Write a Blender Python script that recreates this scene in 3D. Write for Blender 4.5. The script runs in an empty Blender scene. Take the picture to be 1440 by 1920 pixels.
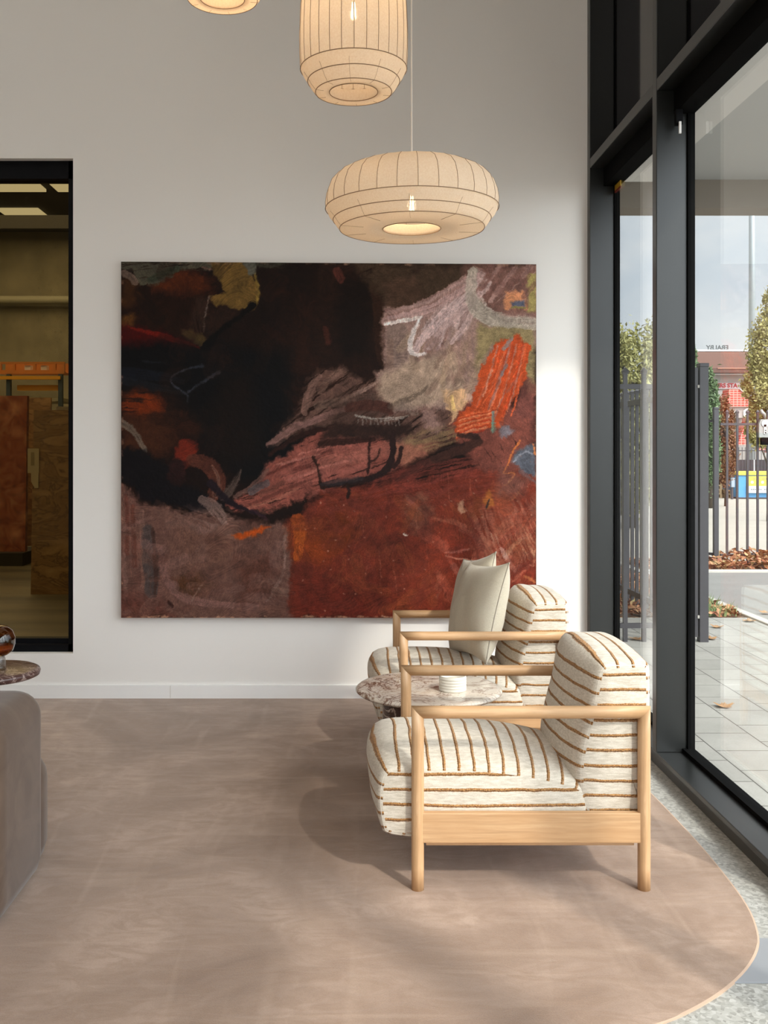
import bpy, bmesh, math, random
import numpy as np
from mathutils import Vector, Matrix
PI = math.pi
scene = bpy.context.scene
col = scene.collection

# ------------------------------------------------------------------ camera
cam_d = bpy.data.cameras.new('camera'); cam = bpy.data.objects.new('camera', cam_d); col.objects.link(cam)
cam_d.sensor_fit = 'HORIZONTAL'; cam_d.sensor_width = 36.0; cam_d.lens = 46.25
cam_d.shift_x = 73/1440; cam_d.shift_y = -112/1440
cam_d.clip_start = 0.05; cam_d.clip_end = 500
cam.location = (0, 0, 1.5); cam.rotation_euler = (PI/2, 0, 0)
scene.camera = cam
scene.view_settings.view_transform = 'Standard'; scene.view_settings.look = 'None'
scene.view_settings.gamma = 1.0; scene.view_settings.use_curve_mapping = False
scene.view_settings.exposure = 0.0

SUN_EL, SUN_AZ = math.radians(40), math.atan2(-0.84, 0.54)
SUN = Vector((math.cos(SUN_EL)*math.cos(SUN_AZ), math.cos(SUN_EL)*math.sin(SUN_AZ), math.sin(SUN_EL)))
SKY_K, GLOW_K, SUN_K = 1.24, 9.6, 2.8

# ------------------------------------------------------------------ node helpers
class NT:
    def __init__(s, nt): s.nt = nt
    def n(s, t, **kw):
        nd = s.nt.nodes.new(t)
        for k, v in kw.items():
            if k == 'inp':
                for a, b in v.items():
                    if isinstance(b, bpy.types.NodeSocket): s.nt.links.new(b, nd.inputs[a])
                    else: nd.inputs[a].default_value = b
            else: setattr(nd, k, v)
        return nd
    def ramp(s, fac, stops, interp='LINEAR'):
        r = s.nt.nodes.new('ShaderNodeValToRGB'); r.color_ramp.interpolation = interp
        e = r.color_ramp.elements
        while len(e) < len(stops): e.new(0.5)
        for i, (p, c) in enumerate(stops):
            e[i].position = p; e[i].color = (c[0], c[1], c[2], 1) if hasattr(c, '__len__') else (c, c, c, 1)
        s.nt.links.new(fac, r.inputs[0]); return r.outputs[0]
    def mix(s, f, a, b, blend='MIX'):
        m = s.nt.nodes.new('ShaderNodeMix'); m.data_type = 'RGBA'; m.blend_type = blend
        for i, v in ((0, f), (6, a), (7, b)):
            if isinstance(v, bpy.types.NodeSocket): s.nt.links.new(v, m.inputs[i])
            elif i == 0: m.inputs[i].default_value = v
            else: m.inputs[i].default_value = (v[0], v[1], v[2], 1)
        return m.outputs[2]
    def math(s, op, a, b=0.0, c=0.0, clamp=False):
        m = s.nt.nodes.new('ShaderNodeMath'); m.operation = op; m.use_clamp = clamp
        for i, v in enumerate((a, b, c)):
            if isinstance(v, bpy.types.NodeSocket): s.nt.links.new(v, m.inputs[i])
            else: m.inputs[i].default_value = v
        return m.outputs[0]
    def noise(s, vec, scale, detail=3, rough=0.5, dist=0.0):
        nd = s.nt.nodes.new('ShaderNodeTexNoise')
        s.nt.links.new(vec, nd.inputs['Vector']); nd.inputs['Scale'].default_value = scale
        nd.inputs['Detail'].default_value = detail; nd.inputs['Roughness'].default_value = rough
        nd.inputs['Distortion'].default_value = dist
        return nd.outputs[0]
    def obj(s, scale=(1, 1, 1), rot=(0, 0, 0)):
        tc = s.nt.nodes.new('ShaderNodeTexCoord'); mp = s.nt.nodes.new('ShaderNodeMapping')
        mp.inputs['Scale'].default_value = scale; mp.inputs['Rotation'].default_value = rot
        s.nt.links.new(tc.outputs['Object'], mp.inputs[0]); return mp.outputs[0]
    def pos(s, scale=(1, 1, 1), rot=(0, 0, 0)):
        tc = s.nt.nodes.new('ShaderNodeNewGeometry'); mp = s.nt.nodes.new('ShaderNodeMapping')
        mp.inputs['Scale'].default_value = scale; mp.inputs['Rotation'].default_value = rot
        s.nt.links.new(tc.outputs['Position'], mp.inputs[0]); return mp.outputs[0]
    def bump(s, h, strength=0.3, dist=0.01):
        b = s.nt.nodes.new('ShaderNodeBump'); b.inputs['Strength'].default_value = strength
        b.inputs['Distance'].default_value = dist; s.nt.links.new(h, b.inputs['Height']); return b.outputs[0]

def srgb(r, g, b):
    f = lambda c: (c/255/12.92) if c/255 <= 0.04045 else ((c/255+0.055)/1.055)**2.4
    return (f(r), f(g), f(b))

def osr(r, g, b): return tuple(c*0.60 for c in srgb(r, g, b))   # sunlit yard surfaces: real-world albedo

def mat(name, color=(0.8, 0.8, 0.8), rough=0.5, metal=0.0, build=None, spec=0.5, **kw):
    m = bpy.data.materials.new(name); m.use_nodes = True
    nt = m.node_tree; p = nt.nodes['Principled BSDF']; t = NT(nt)
    p.inputs['Base Color'].default_value = (*color, 1); p.inputs['Roughness'].default_value = rough
    p.inputs['Metallic'].default_value = metal; p.inputs['Specular IOR Level'].default_value = spec
    for k, v in kw.items():
        p.inputs[k.replace('_', ' ')].default_value = v
    if build:
        r = build(t, p)
        if r:
            for k, v in r.items():
                if isinstance(v, bpy.types.NodeSocket): nt.links.new(v, p.inputs[k])
                else: p.inputs[k].default_value = v
    return m

# ------------------------------------------------------------------ world: bright broken cloud, hazy sun behind the camera to the right
w = bpy.data.worlds.new('sky'); scene.world = w; w.use_nodes = True
wt = NT(w.node_tree); bg = w.node_tree.nodes['Background']
tc = wt.n('ShaderNodeTexCoord')
mp = wt.n('ShaderNodeMapping', inp={0: tc.outputs['Generated']}); mp.inputs['Scale'].default_value = (1, 1, 2.6)
cl = wt.noise(mp.outputs[0], 3.2, 6, 0.55, 0.4)
clf = wt.ramp(cl, [(0.36, 0), (0.66, 1)])
skyc = wt.mix(clf, srgb(218, 228, 238), srgb(250, 251, 252))
dt = wt.n('ShaderNodeVectorMath', operation='DOT_PRODUCT', inp={0: tc.outputs['Generated'], 1: tuple(SUN)})
dm = wt.math('MAXIMUM', dt.outputs['Value'], 0.0)
glow = wt.math('MULTIPLY', wt.math('POWER', dm, 3.0), GLOW_K)
st = wt.math('ADD', glow, SKY_K)
w.node_tree.links.new(skyc, bg.inputs[0]); w.node_tree.links.new(st, bg.inputs[1])

def light(kind, name, energy, loc, rot=(0, 0, 0), color=(1, 1, 1), **kw):
    d = bpy.data.lights.new(name, kind); d.energy = energy; d.color = color
    for k, v in kw.items(): setattr(d, k, v)
    o = bpy.data.objects.new(name, d); o.location = loc; o.rotation_euler = rot; col.objects.link(o); return o
s = light('SUN', 'sun', SUN_K, (8, -12, 12), color=(1.0, 0.94, 0.86), angle=math.radians(3))
s.rotation_euler = SUN.to_track_quat('Z', 'Y').to_euler()

light('AREA', 'added_room_fill', 85, (-2.2, 1.2, 6.1), color=(1.0, 0.95, 0.89), shape='RECTANGLE', size=6, size_y=6)  # unseen area light added to lift the walls and overall room brightness

# ------------------------------------------------------------------ mesh helpers
def link_mesh(name, verts, faces, m=None, parent=None, smooth=False, uv=None, loc=(0, 0, 0)):
    me = bpy.data.meshes.new(name); me.from_pydata([tuple(v) for v in verts], [], faces)
    me.update()
    if smooth: me.polygons.foreach_set('use_smooth', [True]*len(me.polygons))
    if m is not None:
        for mm in (m if isinstance(m, (list, tuple)) else [m]): me.materials.append(mm)
    if uv is not None:
        l = me.uv_layers.new(name='UVMap'); l.data.foreach_set('uv', np.asarray(uv, dtype=np.float32).ravel())
    o = bpy.data.objects.new(name, me); o.location = loc; col.objects.link(o)
    if parent: o.parent = parent
    return o

def bm_obj(name, bm, m=None, parent=None, smooth=False, loc=(0, 0, 0)):
    bmesh.ops.recalc_face_normals(bm, faces=bm.faces)
    me = bpy.data.meshes.new(name); bm.to_mesh(me); bm.free()
    if smooth: me.polygons.foreach_set('use_smooth', [True]*len(me.polygons))
    if m is not None:
        for mm in (m if isinstance(m, (list, tuple)) else [m]): me.materials.append(mm)
    o = bpy.data.objects.new(name, me); o.location = loc; col.objects.link(o)
    if parent: o.parent = parent
    return o

def add_box(bm, x0, x1, y0, y1, z0, z1, bev=0.0, mi=0):
    vs = [bm.verts.new(p) for p in ((x0,y0,z0),(x1,y0,z0),(x1,y1,z0),(x0,y1,z0),(x0,y0,z1),(x1,y0,z1),(x1,y1,z1),(x0,y1,z1))]
    fs = [bm.faces.new([vs[i] for i in f]) for f in ((3,2,1,0),(4,5,6,7),(0,1,5,4),(1,2,6,5),(2,3,7,6),(3,0,4,7))]
    for f in fs: f.material_index = mi
    if bev > 0:
        es = list({e for f in fs for e in f.edges})
        bmesh.ops.bevel(bm, geom=es, offset=bev, segments=2, affect='EDGES', profile=0.5)

def box(name, x0, x1, y0, y1, z0, z1, m, parent=None, bev=0.0):
    bm = bmesh.new(); add_box(bm, x0, x1, y0, y1, z0, z1, bev); return bm_obj(name, bm, m, parent)

def add_tube(bm, pts, r, seg=12, cap=True):
    pts = [Vector(p) for p in pts]; rings = []
    for i, p in enumerate(pts):
        d = (pts[min(i+1, len(pts)-1)] - pts[max(i-1, 0)]).normalized()
        a = d.orthogonal().normalized() if i == 0 else (a - d*a.dot(d)).normalized()
        b = d.cross(a); rr = r[i] if hasattr(r, '__len__') else r
        rings.append([bm.verts.new(p + (a*math.cos(k*2*PI/seg) + b*math.sin(k*2*PI/seg))*rr) for k in range(seg)])
    for A, B in zip(rings, rings[1:]):
        for k in range(seg): bm.faces.new((A[k], A[(k+1) % seg], B[(k+1) % seg], B[k]))
    if cap: bm.faces.new(rings[0][::-1]); bm.faces.new(rings[-1])

def add_ring(bm, R, z, r, seg=96, cs=8, c=(0, 0)):
    rings = []
    for i in range(seg):
        a = 2*PI*i/seg
        rings.append([bm.verts.new((c[0]+(R+r*math.cos(2*PI*k/cs))*math.cos(a), c[1]+(R+r*math.cos(2*PI*k/cs))*math.sin(a), z+r*math.sin(2*PI*k/cs))) for k in range(cs)])
    for i in range(seg):
        A, B = rings[i], rings[(i+1) % seg]
        for k in range(cs): bm.faces.new((A[k], B[k], B[(k+1) % cs], A[(k+1) % cs]))

def add_lathe(bm, prof, seg=64, close=False, c=(0, 0)):
    rings = []
    for (r, z) in prof:
        if r < 1e-6: rings.append([bm.verts.new((c[0], c[1], z))])
        else: rings.append([bm.verts.new((c[0]+r*math.cos(2*PI*k/seg), c[1]+r*math.sin(2*PI*k/seg), z)) for k in range(seg)])
    prs = list(zip(rings, rings[1:]))
    if close: prs.append((rings[-1], rings[0]))
    for A, B in prs:
        for k in range(seg):
            k2 = (k+1) % seg
            if len(A) == 1 and len(B) == 1: continue
            if len(A) == 1: bm.faces.new((A[0], B[k2], B[k]))
            elif len(B) == 1: bm.faces.new((A[k], A[k2], B[0]))
            else: bm.faces.new((A[k], A[k2], B[k2], B[k]))

def lathe(name, prof, m, parent=None, seg=64, close=False, smooth=True, loc=(0, 0, 0)):
    bm = bmesh.new(); add_lathe(bm, prof, seg, close); return bm_obj(name, bm, m, parent, smooth, loc)

def empty(name, loc, label, cat, group=None, rz=0):
    o = bpy.data.objects.new(name, None); o.location = loc; o.rotation_euler = (0, 0, rz); o.empty_display_size = 0.1
    col.objects.link(o); tag(o, label, cat, group); return o
def tag(o, label, cat, group=None, kind=None):
    o['label'] = label; o['category'] = cat
    if group: o['group'] = group
    if kind: o['kind'] = kind
    return o
def struct(o): o['kind'] = 'structure'; return o
def copy_tree(o, parent=None):
    c = o.copy(); col.objects.link(c)
    if parent: c.parent = parent
    for ch in [x for x in bpy.data.objects if x.parent == o]: copy_tree(ch, c)
    return c

# ------------------------------------------------------------------ materials
def wall_b(t, p):
    n = t.noise(t.pos(), 60, 4)
    return {'Normal': t.bump(n, 0.06, 0.002)}
M_wall = mat('white_plaster', srgb(236, 232, 227), 0.75, build=wall_b)
M_trim = mat('white_trim', srgb(238, 236, 233), 0.45)
M_ceil = mat('ceiling_grey', srgb(225, 221, 216), 0.9)

def carpet_b(t, p):
    P = t.pos()
    big = t.ramp(t.noise(P, 1.3, 4, 0.6, 1.2), [(0.35, 0), (0.65, 1)])
    brush = t.ramp(t.noise(t.pos((1, 2.2, 1), (0, 0, 0.5)), 4.5, 5, 0.65, 2.2), [(0.42, 0), (0.60, 1)])
    fine = t.noise(P, 420, 2, 0.6)
    streak = t.ramp(t.noise(t.pos((1.0, 7, 1), (0, 0, -0.5)), 1.6, 2, 0.5, 1.0), [(0.55, 0), (0.74, 1)])
    streak2 = t.ramp(t.noise(t.pos((7.0, 1, 1), (0, 0, -0.3)), 1.3, 2, 0.5, 0.8), [(0.56, 0), (0.76, 1)])
    c = t.mix(big, srgb(142, 121, 105), srgb(178, 157, 141))
    c = t.mix(t.math('MULTIPLY', brush, 0.5), c, srgb(148, 125, 106))
    c = t.mix(t.math('MULTIPLY', streak, 0.22), c, srgb(204, 184, 166))
    c = t.mix(t.math('MULTIPLY', streak2, 0.2), c, srgb(204, 184, 166))
    c = t.mix(0.35, c, t.ramp(fine, [(0.25, srgb(140, 118, 102)), (0.75, srgb(205, 184, 168))]), 'OVERLAY')
    h = t.math('ADD', fine, t.math('MULTIPLY', brush, 0.4))
    return {'Base Color': c, 'Normal': t.bump(h, 0.35, 0.003)}
M_carpet = mat('taupe_carpet', rough=0.95, build=carpet_b, Sheen_Weight=0.35, Sheen_Roughness=0.4, spec=0.1)
M_carpet_edge = mat('carpet_edge', srgb(190, 162, 140), 0.95)

def terr_b(t, p):
    P = t.pos()
    v = t.n('ShaderNodeTexVoronoi', inp={'Vector': P, 'Scale': 90.0})
    v2 = t.n('ShaderNodeTexVoronoi', inp={'Vector': P, 'Scale': 34.0})
    base = t.mix(t.noise(P, 3, 5), srgb(150, 147, 140), srgb(182, 180, 172))
    chips = t.ramp(v.outputs['Color'], [(0.35, 0), (0.45, 1)])
    c = t.mix(0.45, base, t.ramp(v.outputs['Color'], [(0.1, srgb(110, 106, 100)), (0.5, srgb(180, 178, 170)), (0.9, srgb(228, 226, 220))]))
    c = t.mix(t.ramp(v2.outputs['Distance'], [(0.05, 0.7), (0.12, 0)]), c, srgb(90, 86, 80))
    return {'Base Color': c}
M_terr = mat('ground_concrete', rough=0.35, build=terr_b)

def wood_b(t, p):
    P = t.obj()
    g = t.noise(t.obj((3, 60, 60)), 1.6, 6, 0.65, 0.6)
    g2 = t.noise(t.obj((1.2, 9, 9)), 1.5, 3, 0.5, 1.2)
    c = t.ramp(g, [(0.25, srgb(176, 138, 98)), (0.5, srgb(198, 158, 117)), (0.75, srgb(212, 176, 136))])
    c = t.mix(t.ramp(g2, [(0.4, 0), (0.62, 0.5)]), c, srgb(190, 145, 100))
    v = t.n('ShaderNodeTexVoronoi', inp={'Vector': t.obj((4, 14, 14)), 'Scale': 2.0})
    c = t.mix(t.ramp(v.outputs['Distance'], [(0.03, 0.6), (0.07, 0)]), c, srgb(140, 96, 60))
    return {'Base Color': c, 'Normal': t.bump(g, 0.05, 0.001)}
M_wood = mat('oak_along', rough=0.42, build=wood_b)
def wood_v(t, p):
    g = t.noise(t.obj((60, 60, 3)), 1.6, 6, 0.65, 0.6)
    g2 = t.noise(t.obj((9, 9, 1.2)), 1.5, 3, 0.5, 1.2)
    c = t.ramp(g, [(0.25, srgb(176, 138, 98)), (0.5, srgb(198, 158, 117)), (0.75, srgb(212, 176, 136))])
    c = t.mix(t.ramp(g2, [(0.4, 0), (0.62, 0.5)]), c, srgb(190, 145, 100))
    return {'Base Color': c, 'Normal': t.bump(g, 0.05, 0.001)}
M_woodv = mat('oak_upright', rough=0.42, build=wood_v)

def stripe_b(t, p):
    uv = t.n('ShaderNodeUVMap'); sx = t.n('ShaderNodeSeparateXYZ', inp={0: uv.outputs[0]})
    P = t.obj()
    wob = t.math('MULTIPLY', t.math('SUBTRACT', t.noise(P, 9, 2), 0.5), 0.012)
    wob2 = t.math('MULTIPLY', t.math('SUBTRACT', t.noise(P, 160, 1), 0.5), 0.004)
    u = t.math('ADD', t.math('ADD', sx.outputs[0], wob), wob2)
    fr = t.math('FRACT', t.math('DIVIDE', u, 0.052))
    d = t.math('MULTIPLY', t.math('ABSOLUTE', t.math('SUBTRACT', fr, 0.5)), 0.052)
    st = t.ramp(t.math('DIVIDE', d, 0.010), [(0.48, 1), (0.62, 0)])
    rd = t.ramp(t.math('DIVIDE', d, 0.010), [(0.0, 1), (0.5, 0)], 'EASE')
    weave = t.noise(t.obj((1, 1, 1.6)), 330, 2, 0.7)
    slub = t.noise(t.obj((0.25, 0.6, 1.4)), 120, 3, 0.6)
    tw = t.noise(P, 210, 1)
    cream = t.mix(t.ramp(slub, [(0.3, 0), (0.7, 1)]), srgb(194, 183, 166), srgb(226, 217, 203))
    cream = t.mix(t.ramp(weave, [(0.35, 0.35), (0.55, 0)]), cream, srgb(176, 164, 144))
    brn = t.mix(t.ramp(tw, [(0.35, 0), (0.65, 1)]), srgb(146, 100, 56), srgb(198, 150, 96))
    c = t.mix(st, cream, brn)
    h = t.math('ADD', t.math('MULTIPLY', rd, t.math('ADD', 1.0, t.math('MULTIPLY', tw, 0.8))), t.math('MULTIPLY', t.math('ADD', weave, slub), 0.18))
    return {'Base Color': c, 'Normal': t.bump(h, 0.9, 0.005)}
M_stripe = mat('striped_boucle', rough=0.95, build=stripe_b, Sheen_Weight=0.2, spec=0.1)
M_cream = mat('cream_cord', srgb(236, 228, 214), 0.9)

def linen_b(t, p):
    a = t.noise(t.obj((1, 40, 400)), 3, 3); b = t.noise(t.obj((1, 400, 40)), 3, 3)
    f = t.math('MULTIPLY', t.math('ADD', a, b), 0.5)
    c = t.ramp(f, [(0.3, srgb(182, 171, 150)), (0.7, srgb(208, 198, 178))])
    wr = t.noise(t.obj((1, 1, 1)), 9, 4, 0.55, 1.0)
    return {'Base Color': c, 'Normal': t.bump(t.math('ADD', t.math('MULTIPLY', f, 0.15), wr), 0.35, 0.012)}
M_linen = mat('beige_linen', rough=0.9, build=linen_b, Sheen_Weight=0.2, spec=0.1)
M_pipe = mat('grey_piping', srgb(172, 162, 146), 0.9)

def marble_light(t, p):
    P = t.obj()
    n1 = t.noise(P, 3.2, 8, 0.62, 1.8)
    vein = t.ramp(t.math('ABSOLUTE', t.math('SUBTRACT', t.noise(P, 5.5, 7, 0.6, 1.6), 0.5)), [(0.0, 1), (0.035, 0)])
    vein2 = t.ramp(t.math('ABSOLUTE', t.math('SUBTRACT', t.noise(P, 13, 6, 0.65, 1.3), 0.5)), [(0.0, 0.8), (0.03, 0)])
    # heavier clouded veining on one side of the slab, clear stone on the other
    sx = t.n('ShaderNodeSeparateXYZ', inp={0: P})
    left = t.ramp(t.math('ADD', t.math('MULTIPLY', sx.outputs[0], 1.3), t.math('ADD', n1, -0.1)), [(0.2, 1), (0.75, 0.12)])
    c = t.mix(n1, srgb(216, 200, 182), srgb(238, 232, 222))
    cloud = t.math('MULTIPLY', t.ramp(n1, [(0.45, 0), (0.58, 1)]), left)
    c = t.mix(t.math('MULTIPLY', cloud, 0.5), c, srgb(184, 150, 120))
    c = t.mix(t.math('MULTIPLY', vein2, t.math('MULTIPLY', left, 0.9)), c, srgb(132, 92, 66))
    c = t.mix(t.math('MULTIPLY', vein, t.math('ADD', t.math('MULTIPLY', left, 0.6), 0.4)), c, srgb(112, 70, 48))
    return {'Base Color': c}
M_marble = mat('cream_marble', rough=0.12, build=marble_light)
def marble_base(t, p):
    P = t.obj()
    n1 = t.noise(P, 4, 7, 0.6, 1.5)
    vein = t.ramp(t.math('ABSOLUTE', t.math('SUBTRACT', t.noise(P, 7, 7, 0.6, 1.5), 0.5)), [(0.0, 1), (0.04, 0)])
    sx = t.n('ShaderNodeSeparateXYZ', inp={0: P})
    left = t.ramp(t.math('ADD', sx.outputs[0], t.math('MULTIPLY', n1, 0.3)), [(0.0, 1), (0.16, 0)])
    c = t.mix(left, srgb(178, 160, 142), srgb(70, 42, 28))
    c = t.mix(vein, c, srgb(214, 200, 186))
    return {'Base Color': c}
M_marbleb = mat('brown_marble', rough=0.2, build=marble_base)
def marble_dark(t, p):
    P = t.obj()
    n = t.noise(P, 5, 8, 0.65, 2.0)
    vein = t.ramp(t.math('ABSOLUTE', t.math('SUBTRACT', t.noise(P, 9, 8, 0.65, 2.2), 0.5)), [(0.0, 1), (0.03, 0)])
    c = t.mix(n, srgb(48, 28, 26), srgb(98, 68, 62))
    c = t.mix(t.math('MULTIPLY', vein, 0.8), c, srgb(190, 168, 158))
    return {'Base Color': c}
M_marbled = mat('burgundy_marble', rough=0.3, build=marble_dark)

def velvet_b(t, p):
    P = t.pos()
    n = t.noise(P, 5, 5, 0.6, 1.5)
    c = t.ramp(n, [(0.3, srgb(86, 69, 58)), (0.7, srgb(106, 88, 75))])
    return {'Base Color': c, 'Normal': t.bump(t.noise(P, 300, 2), 0.12, 0.002)}
M_velvet = mat('taupe_velvet', rough=0.85, build=velvet_b, Sheen_Weight=0.3, Sheen_Roughness=0.4, spec=0.15)

M_frame = mat('charcoal_powdercoat', srgb(32, 33, 32), 0.3, 0.0, spec=0.5)
M_black = mat('black_gasket', (0.004, 0.004, 0.004), 0.9, spec=0.05)
M_frame_wh = mat('black_frame', (0.003, 0.003, 0.004), 0.6, spec=0.12)
M_spandrel = mat('spandrel_glass', srgb(28, 27, 29), 0.06, spec=0.9)

def glass_mat(name, tint=(1, 1, 1), ior=1.5, gain=1.0):
    m = bpy.data.materials.new(name); m.use_nodes = True; nt = m.node_tree; nt.nodes.clear(); t = NT(nt)
    tr = t.n('ShaderNodeBsdfTransparent'); tr.inputs[0].default_value = (*tint, 1)
    gl = t.n('ShaderNodeBsdfGlossy'); gl.inputs['Roughness'].default_value = 0.0
    ge = t.n('ShaderNodeNewGeometry'); fr = t.n('ShaderNodeFresnel')
    nt.links.new(t.math('ADD', t.math('MULTIPLY', ge.outputs['Backfacing'], 1/ior-ior), ior), fr.inputs[0])
    f = t.math('MULTIPLY', fr.outputs[0], gain, clamp=True)
    mx = t.n('ShaderNodeMixShader'); nt.links.new(f, mx.inputs[0]); nt.links.new(tr.outputs[0], mx.inputs[1]); nt.links.new(gl.outputs[0], mx.inputs[2])
    o = t.n('ShaderNodeOutputMaterial'); nt.links.new(mx.outputs[0], o.inputs[0]); return m
M_glass = glass_mat('clear_glass', (0.97, 0.985, 0.98))
M_glass_wh = glass_mat('bronze_glass', (0.62, 0.56, 0.44), 1.5, 0.2)
M_amber = glass_mat('amber_glass', (0.62, 0.36, 0.10), 1.5, 1.6)
M_clearv = glass_mat('clear_vase_glass', (0.86, 0.86, 0.86), 1.5, 1.6)

def shade_mat():
    m = bpy.data.materials.new('cream_silk_shade'); m.use_nodes = True; nt = m.node_tree; nt.nodes.clear(); t = NT(nt)
    n = t.noise(t.obj((1, 1, 1)), 160, 3, 0.6)
    c = t.ramp(n, [(0.3, srgb(238, 224, 204)), (0.7, srgb(248, 238, 222))])
    d = t.n('ShaderNodeBsdfDiffuse'); nt.links.new(c, d.inputs[0])
    tl = t.n('ShaderNodeBsdfTranslucent'); nt.links.new(c, tl.inputs[0])
    tp = t.n('ShaderNodeBsdfTransparent')
    m1 = t.n('ShaderNodeMixShader'); m1.inputs[0].default_value = 0.42
    nt.links.new(d.outputs[0], m1.inputs[1]); nt.links.new(tl.outputs[0], m1.inputs[2])
    m2 = t.n('ShaderNodeMixShader'); m2.inputs[0].default_value = 0.10
    nt.links.new(m1.outputs[0], m2.inputs[1]); nt.links.new(tp.outputs[0], m2.inputs[2])
    o = t.n('ShaderNodeOutputMaterial'); nt.links.new(m2.outputs[0], o.inputs[0]); return m
M_shade = shade_mat()
M_wire = mat('shade_wire', srgb(146, 120, 94), 0.7)
M_cord = mat('pale_cord', srgb(240, 236, 230), 0.6)
M_socket = mat('brass_socket', srgb(150, 120, 80), 0.35, 0.6)
def emit(name, c, k):
    m = bpy.data.materials.new(name); m.use_nodes = True; nt = m.node_tree; nt.nodes.clear(); t = NT(nt)
    e = t.n('ShaderNodeEmission'); e.inputs[0].default_value = (*c, 1); e.inputs[1].default_value = k
    o = t.n('ShaderNodeOutputMaterial'); nt.links.new(e.outputs[0], o.inputs[0]); return m
M_fil = emit('glowing_filament', (1.0, 0.66, 0.30), 70)

# ------------------------------------------------------------------ room shell
WY = 6.0; XR = 1.472; XG = 1.63; XL = -6.5; YB = -4.0; ZC = 6.2
# opening in the back wall
OX1, OZ0, OZ1 = -1.654, 0.277, 3.287
OX0 = -4.2
bm = bmesh.new()
add_box(bm, XL, OX0, WY, WY+0.2, 0, ZC); add_box(bm, OX1, XG-0.02, WY, WY+0.2, 0, ZC)
add_box(bm, OX0, OX1, WY, WY+0.2, 0, OZ0); add_box(bm, OX0, OX1, WY, WY+0.2, OZ1, ZC)
struct(bm_obj('wall_back', bm, M_wall))
struct(box('wall_left', XL-0.2, XL, YB, WY+0.2, 0, ZC, M_wall))
bm = bmesh.new()   # wall behind the camera, with an open gap added to let in fill daylight
add_box(bm, XL, -1.4, YB-0.2, YB, 0, ZC); add_box(bm, -1.4, 1.2, YB-0.2, YB, 3.3, ZC); add_box(bm, 1.2, XG+0.3, YB-0.2, YB, 0, ZC)
struct(bm_obj('wall_front', bm, M_wall))
struct(box('ceiling', XL-0.2, XG+0.35, YB-0.2, WY+0.2, ZC, ZC+0.2, M_ceil))
struct(box('floor', XL-0.2, XG, YB-0.2, WY+0.2, -0.15, 0, M_terr))
struct(box('baseboard_back', XL, 1.46, WY-0.013, WY, 0.0, 0.088, M_trim, bev=0.002))
struct(box('trim_1', -1.062, -1.060, WY-0.0135, WY-0.012, 0.01, 0.084, M_pipe))

# carpet with one rounded corner
pts = [(1.338, WY-0.013), (1.345, 4.32), (1.352, 4.11), (1.356, 3.745), (1.345, 3.443), (1.328, 3.227), (1.283, 3.05), (1.236, 2.95), (1.151, 2.835), (1.05, 2.735), (0.949, 2.655), (0.83, 2.58), (0.68, 2.53), (0.5, 2.505), (0.2, 2.495), (-6.4, 2.495), (-6.4, WY-0.013)]
def chaikin(P, n=2, closed=True):
    for _ in range(n):
        Q = []
        for i in range(len(P)):
            a, b = np.array(P[i]), np.array(P[(i+1) % len(P)])
            Q += [tuple(a*0.75+b*0.25), tuple(a*0.25+b*0.75)]
        P = Q
    return P
core = pts[1:15]
def ck_open(P, n=2):
    for _ in range(n):
        Q = [P[0]]
        for a, b in zip(P, P[1:]):
            a, b = np.array(a), np.array(b); Q += [tuple(a*0.75+b*0.25), tuple(a*0.25+b*0.75)]
        Q.append(P[-1]); P = Q
    return P
outline = [pts[0]] + ck_open(core, 2) + pts[15:]
bm = bmesh.new()
def off(P, d):
    # simple inward offset along normals for the curved part
    n = len(P); R = []
    for i, p in enumerate(P):
        a, b = P[i-1], P[(i+1) % n]; t = Vector((b[0]-a[0], b[1]-a[1])).normalized()
        R.append((p[0]-(-t.y)*-d, p[1]+(t.x)*-d))
    return R
inn = [(p[0]-0.006 if 0.9 < p[0] else p[0], p[1]+0.004 if p[1] < 3.0 else p[1]) for p in outline]
lo = [bm.verts.new((x, y, 0.0)) for x, y in outline]
mid = [bm.verts.new((x, y, 0.004)) for x, y in outline]
top = [bm.verts.new((x, y, 0.006)) for x, y in inn]
for i in range(len(outline)):
    j = (i+1) % len(outline)
    f = bm.faces.new((lo[i], lo[j], mid[j], mid[i])); f.material_index = 1
    f = bm.faces.new((mid[i], mid[j], top[j], top[i])); f.material_index = 1
bm.faces.new(top)
o = bm_obj('carpet', bm, [M_carpet, M_carpet_edge]); tag(o, 'large taupe cut-pile carpet with a rounded corner on the concrete floor', 'carpet')

# steel floor plate by the carpet corner
box_m = mat('brushed_steel_plate', srgb(160, 162, 166), 0.4, 0.2)
fp = box('floor_box_lid', 1.05, 1.42, 2.785, 3.04, 0.0, 0.004, box_m, bev=0.001)
tag(fp, 'pale grey steel lid let into the concrete floor at the carpet corner', 'floor box')

# ------------------------------------------------------------------ glazed right wall
ys = [5.935, 4.665, 3.36, 2.09, 0.84, -0.435, -1.71, -2.985, -4.0]
bm = bmesh.new()
ZT0, ZT1 = 3.208, 3.266
def prof_bar(bm, y0, y1, z0, z1): add_box(bm, XR, XG-0.012, y0, y1, z0, z1, 0.003)
for y in ys: prof_bar(bm, y, y+0.062, 0.081, ZC)
struct(bm_obj('trim_2', bm, M_frame))
bm = bmesh.new()
for a, b in zip(ys[1:]+[YB], ys):
    if b-a > 0.2:
        add_box(bm, XR+0.001, XG-0.012, a+0.062, b, ZT0, ZT1, 0.003)      # transom
struct(bm_obj('trim_3', bm, M_frame))
bm = bmesh.new()
add_box(bm, XR+0.018, XG-0.005, YB, WY, 0.0, 0.055, 0.002)
add_box(bm, XR, XG-0.012, YB, WY, 0.058, 0.081, 0.003)
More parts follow.
